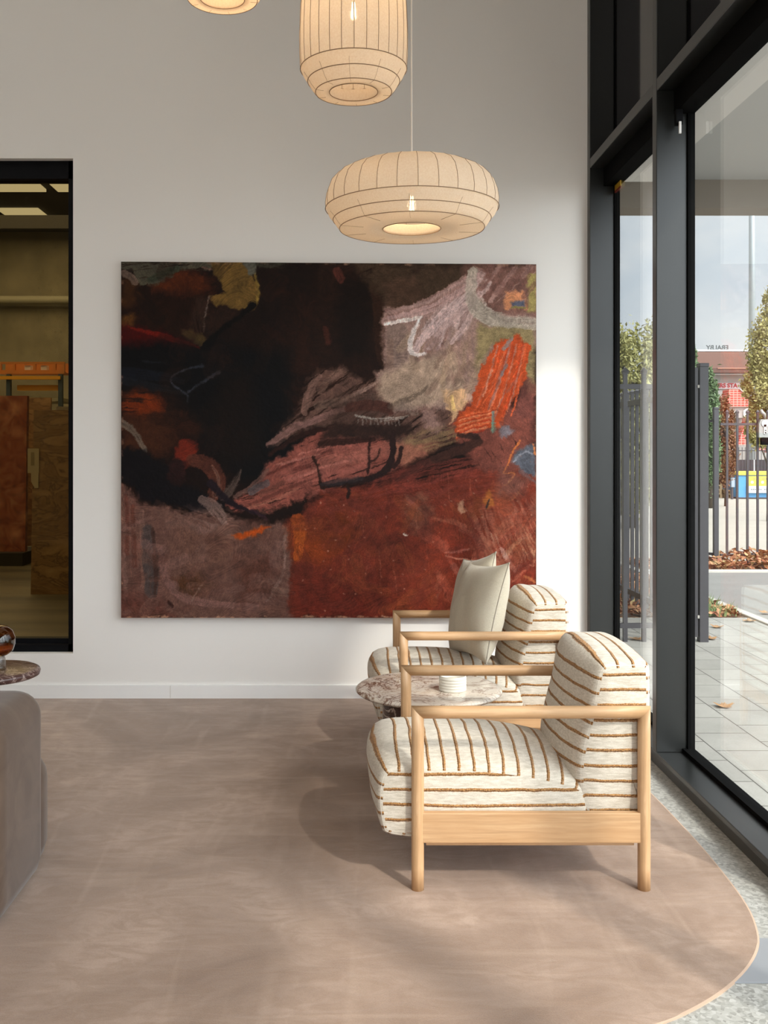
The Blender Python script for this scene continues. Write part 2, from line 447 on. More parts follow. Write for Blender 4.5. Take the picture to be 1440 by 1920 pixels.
struct(bm_obj('trim_4', bm, M_frame))
bm = bmesh.new()      # black glazing beads
add_box(bm, XG-0.035, XG+0.02, YB, WY, 0.05, 0.10)
add_box(bm, XG-0.075, XG+0.02, YB, WY, 3.10, 3.2085); add_box(bm, XG-0.03, XG+0.02, YB, WY, 3.26, 3.29)
for y in ys: add_box(bm, XG-0.013, XG+0.02, y-0.014, y+0.076, 0.08, ZC)
struct(bm_obj('trim_5', bm, M_black))
for i, (a, b) in enumerate(zip(ys[1:], ys)):
    struct(box('window_%d' % (i+1), XG-0.006, XG+0.002, a+0.07, b-0.008, 0.095, 3.12, M_glass))
    struct(box('window_%d' % (i+11), XG-0.006, XG+0.03, a+0.07, b-0.008, 3.27, ZC, M_spandrel))
struct(box('wall_outer_header', XG+0.04, XG+0.3, YB, WY+0.2, 3.2, ZC, M_ceil))
st_ = mat('yellow_tape', srgb(190, 150, 30), 0.5)
o = box('sticker', XG-0.012, XG-0.008, 5.80, 5.925, 3.068, 3.10, st_); tag(o, 'small yellow and red sticker under the transom by the wall corner', 'sticker')
o2 = box('red_band', XG-0.012, XG-0.008, 5.80, 5.925, 3.055, 3.068, mat('red_tape', srgb(120, 30, 20), 0.5), o)
o = box('door_closer_arm', XG-0.085, XG-0.055, 4.60, 4.63, 3.03, 3.10, M_frame_wh); tag(o, 'small dark latch fitting under the transom beside the middle mullion', 'latch')
box('lever', XG-0.075, XG-0.065, 4.59, 4.60, 2.985, 3.04, M_trim, o)

# ------------------------------------------------------------------ warehouse window (left) and what stands behind it
bm = bmesh.new(); FY0, FY1 = WY+0.05, WY+0.15
add_box(bm, OX1-0.042, OX1, FY0, FY1, OZ0, OZ1); add_box(bm, OX0, OX0+0.042, FY0, FY1, OZ0, OZ1)
add_box(bm, OX0, OX1, FY0, FY1, OZ0, OZ0+0.045); add_box(bm, OX0, OX1, FY0, FY1, OZ1-0.11, OZ1)
add_box(bm, OX0, OX1, FY0+0.04, FY1, OZ0+0.045, OZ0+0.075)
struct(bm_obj('window_20', bm, M_frame_wh))
struct(box('window_21', OX0+0.04, OX1-0.04, FY0+0.045, FY0+0.055, OZ0+0.04, OZ1-0.1, M_glass_wh))

def conc_b(t, p):
    P = t.pos(); n = t.noise(P, 1.1, 6, 0.6)
    c = t.ramp(n, [(0.3, srgb(118, 112, 92)), (0.7, srgb(150, 142, 118))])
    v = t.noise(P, 9, 3)
    return {'Base Color': t.mix(t.ramp(v, [(0.3, 0.4), (0.4, 0)]), c, srgb(80, 74, 60))}
M_conc = mat('stained_precast', rough=0.9, build=conc_b)
def wfloor(t, p):
    n = t.noise(t.pos((0.4, 2.5, 1)), 1.0, 5, 0.6)
    return {'Base Color': t.ramp(n, [(0.3, srgb(58, 54, 42)), (0.7, srgb(110, 100, 76))])}
M_wfl = mat('warehouse_slab', rough=0.5, build=wfloor)
M_wroof = mat('warehouse_roof', srgb(62, 58, 48), 0.9)
WE = 30.0
struct(box('floor_warehouse', -24, -1.0, WY+0.2, WE, -0.15, 0.0, M_wfl))
struct(box('wall_warehouse_back', -24, -1.0, WE, WE+0.3, 0, 8.5, M_conc))
struct(box('wall_warehouse_right', -1.6, -1.3, WY+0.2, WE, 0, 8.5, M_conc))
struct(box('wall_warehouse_left', -24.3, -24, WY+0.2, WE, 0, 8.5, M_conc))
struct(box('ceiling_warehouse', -24, -1.3, WY+0.2, WE, 8.2, 8.5, M_wroof))
struct(box('wall_warehouse_near', -24, XL, WY, WY+0.2, 0, 8.5, M_conc))
struct(box('wall_warehouse_over', XL-0.2, -1.3, WY+0.02, WY+0.2, ZC+0.2, 8.5, M_conc))
M_skyl = emit('skylight_panel', srgb(214, 208, 178), 1.6)
for k, (yy, x0, x1) in enumerate([(24.0, -8.9, -7.6), (24.0, -7.3, -5.9), (18.6, -7.0, -5.4), (14.5, -12, -10), (18.6, -10.2, -8.6), (27.0, -9.5, -8.4)]):
    o = box('skylight', x0, x1, yy, yy+1.1, 8.12, 8.19, M_skyl)
    tag(o, ['pale skylight strip in the far part of the warehouse roof, left one', 'pale skylight strip in the far part of the warehouse roof, right one', 'bright skylight panel at the top of the warehouse window', 'skylight panel of the warehouse roof over the left bay', 'skylight panel in the warehouse roof beside the brightest one', 'farthest small skylight of the warehouse roof'][k], 'skylight', 'warehouse skylights')
M_steel_d = mat('dark_roof_steel', srgb(46, 42, 34), 0.7)
for yy in (10.5, 15.5, 21.5, 26.0):
    bm = bmesh.new(); add_box(bm, -20, -1.61, yy, yy+0.2, 7.2 if yy < 12 else 7.4, 7.75)
    o = bm_obj('roof_beam', bm, M_steel_d)
    tag(o, {10.5: 'dark steel beam nearest behind the warehouse window top', 15.5: 'dark steel beam in the warehouse roof, second from the window', 21.5: 'dark steel beam between the warehouse skylights', 26.0: 'dark steel beam close to the warehouse back wall'}[yy], 'beam', 'warehouse roof beams')
o = None
bm = bmesh.new(); add_tube(bm, [(-20, 29.7, 6.08), (-1.7, 29.7, 6.08)], 0.13, 12)
o = bm_obj('service_pipe', bm, mat('pipe_grey', srgb(160, 156, 136), 0.6), smooth=True); tag(o, 'pale horizontal pipe across the warehouse concrete wall', 'pipe')
bm = bmesh.new(); add_box(bm, -7.73, -7.68, 29.9, 29.998, 0, 8.1)
struct(bm_obj('trim_6', bm, M_steel_d))
light('AREA', 'added_warehouse_fill', 2300, (-8, 18, 8.0), color=(1.0, 0.9, 0.66), shape='RECTANGLE', size=9, size_y=21)  # area light added above the slabs to brighten the dim warehouse

def slab_red(t, p):
    P = t.obj()
    v = t.n('ShaderNodeTexVoronoi', inp={'Vector': P, 'Scale': 4.0})
    n = t.noise(P, 5, 6, 0.65, 1.6)
    c = t.ramp(n, [(0.3, srgb(104, 44, 24)), (0.5, srgb(176, 92, 56)), (0.7, srgb(206, 152, 110))])
    return {'Base Color': t.mix(0.4, c, t.ramp(v.outputs['Distance'], [(0.1, srgb(214, 164, 124)), (0.5, srgb(88, 40, 26))]))}
def slab_beige(t, p):
    P = t.obj((1, 1, 2.5)); n = t.noise(P, 1.6, 8, 0.65, 2.2)
    vein = t.ramp(t.math('ABSOLUTE', t.math('SUBTRACT', t.noise(P, 1.6, 6, 0.6, 2.0), 0.5)), [(0.0, 1), (0.03, 0)])
    c = t.ramp(n, [(0.3, srgb(128, 94, 56)), (0.6, srgb(176, 142, 98)), (0.8, srgb(196, 170, 128))])
    return {'Base Color': t.mix(t.math('MULTIPLY', vein, 0.7), c, srgb(84, 60, 40))}
M_sred = mat('red_breccia', rough=0.4, build=slab_red); M_sbei = mat('beige_travertine', rough=0.4, build=slab_beige)
def lean_slab(name, x0, x1, y, z0, z1, m, label, th=0.06, lean=0.08):
    h = z1-z0
    vs = [(x0, y, z0), (x1, y, z0), (x1, y+th, z0), (x0, y+th, z0), (x0, y+lean, z1), (x1, y+lean, z1), (x1, y+th+lean, z1), (x0, y+th+lean, z1)]
    o = link_mesh(name, vs, [(3,2,1,0),(4,5,6,7),(0,1,5,4),(1,2,6,5),(2,3,7,6),(3,0,4,7)], m); tag(o, label, 'stone slab', 'stone slabs in the warehouse'); return o
sB = lean_slab('stone_slab', -3.32, -2.2, 10.42, 0.0, 1.95, M_sbei, 'tall beige veined stone slab nearest the warehouse window frame', lean=0.10)
sA = lean_slab('stone_slab', -5.6, -4.28, 13.2, 0.17, 2.26, M_sred, 'red-brown breccia stone slab at the left edge of the warehouse window', 0.09)
sC = lean_slab('stone_slab', -4.62, -4.2, 14.0, 0.17, 2.28, M_sbei, 'brown stone slab standing behind the red breccia slab')
o = box('slab_trestle', -6.0, -4.25, 13.0, 13.9, 0.0, 0.17, M_steel_d); tag(o, 'dark low trestle under the red breccia slab', 'trestle')
o = box('price_tag', -3.37, -3.25, 10.475, 10.480, 1.28, 1.54, mat('paper_tag', srgb(212, 200, 168), 0.8)); tag(o, 'cream paper tag clipped to the edge of the beige slab', 'tag')
for i in range(4): box('tag_strip', -3.335+0.012*i, -3.29+0.012*i, 10.478-0.002*i, 10.480-0.002*i, 1.12+0.02*(3-i), 1.28, o.data.materials[0], o)
bm = bmesh.new(); add_box(bm, -3.335, -3.30, 10.472, 10.4745, 1.36, 1.50); bm_obj('printed_lines', bm, mat('faded_print', srgb(170, 156, 124), 0.8), o)
o = box('cardboard_carton', -3.95, -3.2, 14.3, 15.0, 2.15, 2.66, mat('cardboard', srgb(132, 92, 54), 0.85), bev=0.01); tag(o, 'brown cardboard carton on the pale bench behind the beige slab', 'box')
o = box('packing_bench', -4.1, -1.9, 14.0, 15.2, 1.95, 2.15, mat('bench_grey', srgb(140, 130, 110), 0.8)); tag(o, 'pale bench carrying the carton behind the beige slab', 'bench')
for xx in (-4.0, -2.0): box('leg', xx-0.04, xx+0.04, 14.1, 15.1, 0, 1.95, M_steel_d, o)
M_pal = mat('orange_timber', srgb(196, 124, 58), 0.75); M_yel = mat('yellow_rack_steel', srgb(226, 160, 24), 0.5)
rk = empty('storage_rack', (-7, 18, 0), 'yellow steel storage rack holding timber crates behind the slabs', 'rack')
def rbox(name, *a): 
    x0,x1,y0,y1,z0,z1,m = a; return box(name, x0+7, x1+7, y0-18, y1-18, z0, z1, m, rk)
rbox('beam', -6.6, -5.2, 18.0, 18.1, 2.83, 2.89, M_yel); rbox('beam', -6.05, -5.25, 18.2, 18.3, 2.64, 2.74, M_yel)
for xx in (-6.2, -5.25, -8.5): rbox('upright', xx, xx+0.07, 18.05, 18.15, 0, 2.93, mat('rack_blue', srgb(60, 74, 84), 0.5))
rbox('shelf', -8.4, -5.2, 18.2, 19.2, 2.44, 2.5, mat('rack_shelf', srgb(170, 164, 140), 0.7))
cr = empty('timber_crate', (-5.9, 18.1, 2.97), 'long orange timber crate on top of the yellow rack', 'crate')
box('rail', -0.45, 0.75, 0, 0.05, 0.15, 0.19, M_pal, cr); box('rail', -0.45, 0.75, 0, 0.05, 0.0, 0.04, M_pal, cr)
for xx in (-0.45, -0.2, 0.18, 0.55, 0.71): box('slat', xx, xx+0.045, -0.002, 0.05, 0.0, 0.19, M_pal, cr)
box('back_board', -0.45, 0.75, 0.35, 0.4, 0, 0.19, M_pal, cr); box('base', -0.45, 0.75, 0, 0.4, -0.03, 0, M_pal, cr)
for xx in (0.0, 0.3): box('parcel', xx, xx+0.11, 0.06, 0.2, 0.04, 0.13, M_trim, cr)

# ------------------------------------------------------------------ painting (canvas painted by layered brush marks)
def build_canvas():
    X0, X1, Y0, Y1 = 227, 1006, 490, 1159
    S = 1.0
    nx, ny = int((X1-X0)*S)+1, int((Y1-Y0)*S)+1
    xs = np.linspace(X0, X1, nx); yy = np.linspace(Y0, Y1, ny)
    GX, GY = np.meshgrid(xs, yy)
    rng = np.random.RandomState(7)
    def vnoise(x, y, seed):
        r = np.random.RandomState(seed); T = r.rand(64, 64)
        xi, yi = np.floor(x).astype(int), np.floor(y).astype(int); fx, fy = x-xi, y-yi
        fx = fx*fx*(3-2*fx); fy = fy*fy*(3-2*fy)
        a = T[yi % 64, xi % 64]; b = T[yi % 64, (xi+1) % 64]; c = T[(yi+1) % 64, xi % 64]; d = T[(yi+1) % 64, (xi+1) % 64]
        return (a*(1-fx)+b*fx)*(1-fy)+(c*(1-fx)+d*fx)*fy
    def fbm(x, y, seed, o=4):
        s = 0; a = 0.5; n = 0
        for i in range(o): s = s+a*vnoise(x*2**i+13*i, y*2**i+7*i, seed+i); n += a; a *= 0.55
        return s/n
    W1 = fbm(GX/38, GY/38, 1)-0.5; W2 = fbm(GX/38, GY/38, 21)-0.5
    w1 = fbm(GX/7, GY/7, 31, 3)-0.5; w2 = fbm(GX/7, GY/7, 41, 3)-0.5
    F = fbm(GX/2.6, GY/2.6, 51, 3)-0.5
    weave = vnoise(GX*0.9, GY*0.9, 61)-0.5
    C = np.zeros((ny, nx, 3)); C[:] = (26, 13, 8)
    def apply(mask, color, vary=10):
        v = (fbm(GX/30, GY/30, rng.randint(1000), 3)-0.5)*vary*1.6+F*vary*0.9
        col_ = np.array(color)[None, None, :]*(1+v[..., None]/60.0)
        m = np.clip(mask, 0, 1)[..., None]
        C[:] = C*(1-m)+col_*m
    def sd_poly(P, x, y):
        P = np.array(P, float); d = np.full(x.shape, 1e9); ins = np.zeros(x.shape, bool)
        n = len(P)
        for i in range(n):
            a, b = P[i], P[(i+1) % n]; e = b-a
            t = np.clip(((x-a[0])*e[0]+(y-a[1])*e[1])/(e@e+1e-9), 0, 1)
            d = np.minimum(d, (x-a[0]-t*e[0])**2+(y-a[1]-t*e[1])**2)
            c = ((a[1] > y) != (b[1] > y)); xx = e[0]*(y-a[1])/(e[1]+1e-9)+a[0]
            ins ^= (c & (x < xx))
        d = np.sqrt(d); return np.where(ins, d, -d)
    def poly(P, color, soft=4, rag=8, op=1.0, vary=10, big=22, brush=None):
        x = GX+W1*big+w1*rag; y = GY+W2*big+w2*rag
        m = np.clip(sd_poly(P, x, y)/soft*0.5+0.5, 0, 1)
        if brush is not None:
            a = math.radians(brush[0]); u = GX*math.cos(a)+GY*math.sin(a); v = -GX*math.sin(a)+GY*math.cos(a)
            b = fbm(u/40+5, v/brush[1], rng.randint(1000), 3)
            m = m*np.clip((b-0.5+brush[2])*5, 0, 1)
        apply(m*op, color, vary)
    def stroke(P, wd, color, op=1.0, dry=0.0, soft=1.2, vary=10, warp=5, bf=2.2):
        P = np.array(P, float)
        if len(P) > 2:
            for _ in range(2):
                Q = [P[0]]
                for a, b in zip(P, P[1:]): Q += [a*0.75+b*0.25, a*0.25+b*0.75]
                P = np.array(Q+[P[-1]])
        mx = max(wd) if hasattr(wd, '__len__') else wd; pad = mx+warp+8
        x0 = max(0, int((P[:, 0].min()-pad-X0)*S)); x1 = min(nx, int((P[:, 0].max()+pad-X0)*S)+1)
        y0 = max(0, int((P[:, 1].min()-pad-Y0)*S)); y1 = min(ny, int((P[:, 1].max()+pad-Y0)*S)+1)
        if x1 <= x0 or y1 <= y0: return
        sl = (slice(y0, y1), slice(x0, x1))
        x = GX[sl]+W1[sl]*warp; y = GY[sl]+W2[sl]*warp
        L = np.r_[0, np.cumsum(np.hypot(*(P[1:]-P[:-1]).T))]; tot = L[-1]
        D = np.full(x.shape, 1e9); SS = np.zeros(x.shape); DD = np.zeros(x.shape)
        for i in range(len(P)-1):
            a, e = P[i], P[i+1]-P[i]; l = np.hypot(*e)+1e-9
            t = np.clip(((x-a[0])*e[0]+(y-a[1])*e[1])/(l*l), 0, 1)
            dx, dy = x-a[0]-t*e[0], y-a[1]-t*e[1]; d = np.hypot(dx, dy); sg = (dx*-e[1]+dy*e[0])/l
            k = d < D; D = np.where(k, d, D); SS = np.where(k, L[i]+t*l, SS); DD = np.where(k, np.sign(sg)*d, DD)
        q = SS/max(tot, 1)
        W = np.interp(q, np.linspace(0, 1, len(wd)), wd) if hasattr(wd, '__len__') else wd
        sd = rng.randint(1000)
        br = fbm(SS/45+3, DD/bf+50, sd, 3)
        m = np.clip((W/2-D+F[sl]*3+(br-0.5)*W*0.35)/soft*0.5+0.5, 0, 1)
        if dry > 0: m = m*np.clip((br-dry*(0.35+0.5*q))*6+0.3, 0, 1)
        v = ((br-0.5)*vary*2.2+F[sl]*vary)
        c_ = np.array(color)[None, None, :]*(1+v[..., None]/60.0)
        m = (m*op)[..., None]; C[sl] = C[sl]*(1-m)+c_*m
    # --- underlayers
    poly([(225,488),(620,488),(620,700),(540,900),(225,900)], (24,12,8), 20, big=30)
    poly([(610,488),(1010,488),(1010,700),(610,800)], (52,36,28), 20)
    poly([(520,560),(700,540),(720,700),(560,800)], (38,20,13), 30)
    # left top
    poly([(222,560),(330,520),(400,520),(400,600),(330,640),(222,610)], (34,16,8), 12)
    poly([(280,512),(345,503),(398,520),(395,545),(330,548),(290,540)], (80,34,12), 10, rag=10)
    poly([(222,520),(262,520),(262,560),(222,575)], (58,32,12), 10)
    poly([(222,590),(252,585),(240,620),(222,625)], (86,52,18), 6)
    poly([(222,484),(412,484),(404,500),(372,505),(330,508),(310,520),(292,530),(262,532),(255,505),(222,500)], (78,72,58), 3, rag=10, brush=(-8,3,0.3))
    stroke([(330,503),(300,515),(282,522)], 12, (52,58,44), 0.8)
    stroke([(232,512),(248,518),(252,528)], 14, (112,92,80), 0.8, 0.4)
    stroke([(380,500),(410,505)], 4, (120,86,74), 0.9)
    poly([(393,486),(455,486),(470,505),(480,525),(486,552),(479,575),(468,582),(455,578),(430,576),(404,572),(391,555),(420,548),(411,528),(399,508)], (106,80,38), 2, rag=6, vary=12, big=6)
    stroke([(478,510),(485,545),(478,572),(462,580)], 5, (122,98,44), 0.9)
    poly([(456,488),(482,488),(478,512),(466,512)], (86,84,74), 2, big=4)
    stroke([(486,492),(530,494)], 14, (60,58,46), 0.8, 0.4)
    poly([(365,556),(395,556),(392,600),(384,640),(350,625),(362,590)], (52,34,26), 6, op=0.8, brush=(80,3,0.2))
    stroke([(392,556),(385,585),(383,620)], 2, (112,94,84), 0.9, 0.2)
    poly([(400,578),(450,580),(420,612),(392,640),(388,600)], (40,24,17), 5, op=0.9)
    poly([(340,620),(356,616),(378,628),(390,640),(380,650),(356,642)], (78,60,32), 3, big=6)
    stroke([(474,570),(440,598),(410,618),(384,655)], [14,8,9,16], (8,5,4), 1)
    # red wedge, navy mass
    poly([(222,606),(262,612),(330,634),(376,652),(345,658),(222,650)], (64,7,4), 5)
    stroke([(240,612),(300,628),(375,652)], [3,10,4], (112,22,8), 0.8, 0.2)
    poly([(222,650),(300,636),(380,654),(450,645),(540,660),(545,860),(480,905),(400,860),(330,760),(222,745)], (8,7,9), 14, big=26)
    stroke([(222,700),(300,704),(340,714)], [26,22,10], (20,22,30), 0.8, 0.3)
    stroke([(226,712),(300,730),(360,738)], [14,16,6], (30,31,36), 0.6, 0.4)
    stroke([(378,685),(345,690),(322,706),(318,716),(332,730),(352,738),(352,754)], [7,4,3,3,4,5,3], (58,62,74), 0.9, 0.25)
    stroke([(410,695),(380,712),(352,735)], [7,5,3], (50,52,60), 0.9, 0.3)
    stroke([(268,676),(310,678)], 3, (30,32,38), 0.7)
    # left middle
    poly([(222,735),(330,745),(385,800),(330,850),(222,850)], (44,22,12), 14)
    poly([(225,742),(275,738),(305,760),(300,782),(260,782),(225,770)], (112,42,12), 9, rag=10, brush=(0,3,0.25))
    poly([(225,780),(310,785),(330,830),(300,855),(225,840)], (66,34,18), 12, op=0.8)
    stroke([(224,792),(250,806),(266,834),(272,846)], [18,12,12,8], (104,90,78), 0.85, 0.35)
    poly([(420,700),(470,700),(490,860),(400,880),(395,780)], (20,11,8), 20)
    poly([(222,838),(250,842),(300,862),(318,870),(322,900),(352,908),(400,925),(430,940),(400,950),(366,962),(330,945),(290,942),(262,930),(240,905),(222,895)], (15,11,14), 5, rag=12)
    poly([(338,826),(352,822),(366,830),(369,846),(356,860),(346,885),(340,862),(324,860)], (116,38,22), 3, big=8)
    poly([(320,862),(345,862),(350,900),(330,905),(312,890)], (40,20,18), 5)
    stroke([(360,862),(392,866),(412,900),(400,930)], [20,30,34,20], (88,46,34), 0.85, 0.3)
    stroke([(398,872),(412,895),(405,925)], [4,8,14], (138,100,84), 0.5, 0.5)
    # mauve-brown lower-left field
    poly([(222,905),(240,920),(262,940),(300,946),(345,962),(400,960),(470,975),(548,980),(552,1162),(222,1162)], (104,72,62), 6, rag=12)
    poly([(222,910),(262,925),(262,1162),(222,1162)], (112,74,64), 10, brush=(88,4,0.1), op=0.8)
    for x, y0_, y1_, c_, wd in ((236,930,1040,(88,48,38),7),(248,950,1060,(90,50,38),9),(266,960,1100,(124,90,78),10),(232,1040,1120,(120,88,78),9)):
        stroke([(x,y0_),(x+3,y1_)], wd, c_, 0.7, 0.35)
    stroke([(276,992),(282,1040),(284,1110)], [20,34,22], (70,62,60), 0.75, 0.25)
    stroke([(286,990),(294,1060),(290,1118)], [6,10,4], (66,40,32), 0.7, 0.3)
    poly([(300,960),(400,950),(430,955),(450,1000),(420,1010),(330,985)], (128,98,88), 12, op=0.8, brush=(20,4,0.15))
    stroke([(378,935),(402,948),(420,978)], [16,26,14], (140,112,102), 0.7, 0.3)
    poly([(325,1090),(370,1078),(395,1098),(370,1118),(335,1110)], (76,46,26), 8, op=0.9)
    poly([(450,1050),(520,1040),(520,1110),(455,1125)], (88,50,38), 14, op=0.8)
    poly([(330,985),(440,1000),(430,1060),(330,1080)], (108,74,60), 18, op=0.6)
    stroke([(302,1030),(308,1080),(330,1120),(400,1132),(480,1138)], [10,14,16,12,12], (124,88,80), 0.7, 0.3)
    stroke([(535,1005),(533,1060),(520,1100),(500,1128)], [6,5,7,3], (134,106,96), 0.8, 0.3)
    stroke([(520,1020),(512,1090)], 16, (116,82,72), 0.5, 0.4)
    stroke([(378,1096),(360,1126)], 2.5, (150,120,106), 0.8, 0.3)
    stroke([(515,1110),(550,1112)], 14, (130,98,84), 0.6, 0.4)
    stroke([(324,1136),(316,1130)], 5, (40,20,16), 0.8); stroke([(290,1126),(284,1130)], 4, (40,20,16), 0.8)
    stroke([(300,1140),(350,1154)], 5, (130,96,84), 0.6, 0.3)
    poly([(222,1110),(300,1130),(330,1162),(222,1162)], (96,52,42), 14, op=0.8)
    for i in range(70):
        a = (rng.uniform(232, 540), rng.uniform(960, 1150)); stroke([a, (a[0]+rng.uniform(-40, 60), a[1]+rng.uniform(-18, 18))], rng.uniform(8, 26), [(118,86,76),(92,60,50),(126,92,84),(100,66,54),(84,52,42)][i % 5], 0.35, 0.4)
    for i in range(60):
        a = (rng.uniform(240, 700), rng.uniform(500, 860)); stroke([a, (a[0]+rng.uniform(-40, 40), a[1]+rng.uniform(-50, 50))], rng.uniform(10, 40), [(34,17,10),(14,9,8),(44,22,14),(20,12,9)][i % 4], 0.3, 0.4)
    # rust field
    poly([(545,975),(600,925),(700,905),(800,895),(1010,860),(1010,1162),(548,1162)], (114,46,30), 6, rag=12, vary=12)
    poly([(590,900),(700,890),(860,880),(1010,820),(1010,900),(800,960),(600,960)], (126,56,42), 14, op=0.7, brush=(-10,4,0.12))
    poly([(545,985),(580,975),(640,970),(650,1010),(600,1060),(556,1050)], (134,58,22), 14, op=0.75)
    stroke([(560,976),(562,1010),(558,1044)], [26,20,14], (172,82,28), 0.75, 0.25)
    poly([(590,970),(650,960),(670,1000),(640,1030),(600,1010)], (96,44,18), 14, op=0.6)
    poly([(552,1080),(700,1090),(760,1162),(552,1162)], (102,38,26), 16, op=0.85)
    poly([(690,1010),(750,1005),(760,1060),(715,1065)], (88,38,26), 12, op=0.7)
    poly([(760,930),(800,915),(815,950),(808,990),(785,1006),(760,990)], (130,82,62), 6, op=0.8, rag=12)
    poly([(764,938),(782,936),(784,955),(766,960)], (158,86,70), 4, op=0.8)
    poly([(800,1000),(860,990),(880,1100),(800,1140)], (122,46,28), 18, op=0.7)
    poly([(840,950),(900,930),(905,990),(850,1010)], (150,76,44), 12, op=0.6, brush=(60,4,0.1))
    poly([(880,960),(1008,930),(1008,1060),(905,1070),(885,1010)], (158,96,76), 14, op=0.8, brush=(70,4,0.12))
    poly([(960,980),(1008,970),(1008,1040),(970,1050)], (184,128,98), 8, op=0.8, rag=16, brush=(60,3,0.02))
    poly([(905,1060),(1008,1050),(1008,1162),(900,1162)], (132,50,34), 10, op=0.8)
    for P, wd, c_ in (([(920,1000),(934,1042)],2,(206,160,138)),([(928,1000),(946,1045)],1.5,(206,160,138)),([(835,1036),(880,1030)],4,(190,120,104)),([(836,1042),(900,1052)],3,(186,120,98)),([(950,1040),(975,1010)],8,(198,140,110)),([(960,1090),(1003,1050)],5,(170,92,70)),([(950,1070),(975,1060)],10,(186,110,90)),([(985,1080),(1003,1090)],7,(196,116,70)),([(940,1030),(965,1070)],7,(196,160,150)),([(850,1060),(870,1090)],12,(148,80,66)),([(820,1120),(828,1100)],5,(150,90,70)),([(800,1006),(805,1080)],1.2,(150,70,48)),([(790,1002),(808,1015)],1.2,(150,70,48)),([(905,1045),(935,1052)],4,(190,130,106)),([(1000,1060),(1003,1030)],2,(210,160,120))):
        stroke(P, wd, c_, 0.8, 0.25)
    for i in range(150):
        a = (rng.uniform(560, 1000), rng.uniform(930, 1150)); th_ = rng.uniform(0, 6.3); l_ = rng.uniform(15, 70)
        warm = a[0] > 820
        stroke([a, (a[0]+l_*math.cos(th_)*0.6+4, a[1]+l_*math.sin(th_)*0.5), (a[0]+l_*math.cos(th_), a[1]+l_*math.sin(th_))], rng.uniform(6, 26), ([(150,76,58),(168,104,80),(128,58,40),(140,70,44),(112,46,34)] if warm else [(122,54,34),(96,38,26),(132,66,38),(86,38,28),(108,48,36)])[i % 5], 0.38, 0.42)
    for i in range(26):
        a = (rng.uniform(600, 1000), rng.uniform(860, 1100)); stroke([a, (a[0]+rng.uniform(-3, 6), a[1]+rng.uniform(20, 60))], 1.1, (168,96,72), 0.5, 0.35)
    poly([(700,880),(760,870),(860,850),(900,860),(890,900),(780,925),(690,920)], (138,62,50), 10, op=0.6, brush=(-12,3,0.12))
    # pink central band
    poly([(486,905),(500,868),(545,838),(600,806),(700,800),(790,815),(800,850),(740,872),(680,895),(610,918),(560,935),(500,958),(440,955),(425,940),(470,915)], (138,76,64), 4, rag=12, brush=(-18,4,0.32))
    poly([(520,880),(560,845),(620,820),(690,820),(690,880),(600,905),(540,910)], (160,92,80), 6, op=0.8, brush=(-20,4,0.18))
    stroke([(610,868),(690,850),(738,835)], 26, (158,94,80), 0.7, 0.25)
    poly([(740,820),(800,815),(830,830),(760,870),(735,860)], (168,112,88), 8, op=0.7)
    for P, wd, c_ in (([(500,890),(560,860),(620,845)],5,(92,44,36)),([(470,945),(540,915),(600,890)],6,(100,54,44)),([(520,870),(600,850)],4,(182,116,102)),([(540,900),(620,870),(660,862)],5,(176,108,94)),([(455,955),(520,935),(560,915)],5,(168,104,86)),([(490,925),(530,905)],10,(112,66,54)),([(555,878),(580,872)],8,(100,50,42)),([(600,840),(640,830)],5,(96,48,40)),([(440,930),(480,905),(500,880)],10,(120,86,76)),([(420,930),(440,905),(452,880)],[16,12,6],(96,78,70)),([(560,850),(620,835)],4,(178,110,96)),([(470,920),(500,905)],14,(86,80,82))):
        stroke(P, wd, c_, 0.75, 0.35)
    stroke([(395,905),(420,935),(460,955),(495,966)], [16,12,8,3], (30,20,26), 0.95)
    stroke([(470,955),(500,972)], [3,5], (70,40,50), 0.6)
    poly([(436,1004),(470,994),(500,984),(506,986),(480,1002),(452,1012)], (178,74,22), 3, big=5)
    # mauve-brown centre
    poly([(566,760),(575,715),(600,688),(640,670),(720,660),(730,700),(860,690),(868,760),(850,820),(760,830),(690,800),(590,800),(500,838)], (98,70,60), 8, rag=12, brush=(-35,4,0.22))
    stroke([(500,832),(550,800),(620,775),(680,750)], [8,16,12,6], (138,100,92), 0.85, 0.3)
    stroke([(572,770),(582,725),(600,700)], [14,16,8], (134,100,88), 0.7, 0.35)
    stroke([(600,730),(625,700),(650,690)], [14,14,6], (124,94,82), 0.6, 0.35)
    stroke([(640,750),(680,730),(720,705)], [5,7,3], (172,138,124), 0.8, 0.35)
    stroke([(596,760),(660,745),(720,745)], 18, (104,82,70), 0.6, 0.35)
    stroke([(505,850),(560,812),(640,796)], [8,10,6], (44,22,16), 0.9, 0.2)
    poly([(605,790),(640,740),(690,735),(720,770),(700,800)], (72,50,42), 10, op=0.6)
    # dark top block
    poly([(608,488),(722,488),(724,560),(726,680),(712,700),(680,712),(640,690),(600,680),(585,600)], (34,19,13), 6, rag=8)
    poly([(640,520),(700,525),(690,660),(640,665),(630,600)], (20,12,9), 12, op=0.85)
    stroke([(706,530),(712,640),(718,676)], [22,20,16], (48,28,18), 0.7, 0.2)
    poly([(655,488),(900,488),(850,540),(800,568),(740,575),(720,560)], (62,46,34), 10, brush=(-20,5,0.4))
    stroke([(632,505),(640,520)], 16, (92,44,36), 0.6, 0.4)
    stroke([(610,615),(616,640)], 10, (88,42,32), 0.6, 0.3)
    # mauve / grey sweeps, upper right
    poly([(720,575),(790,565),(860,530),(900,505),(1010,488),(1010,640),(960,700),(900,745),(850,760),(740,770),(712,730),(700,700),(724,690)], (152,120,110), 5, rag=10)
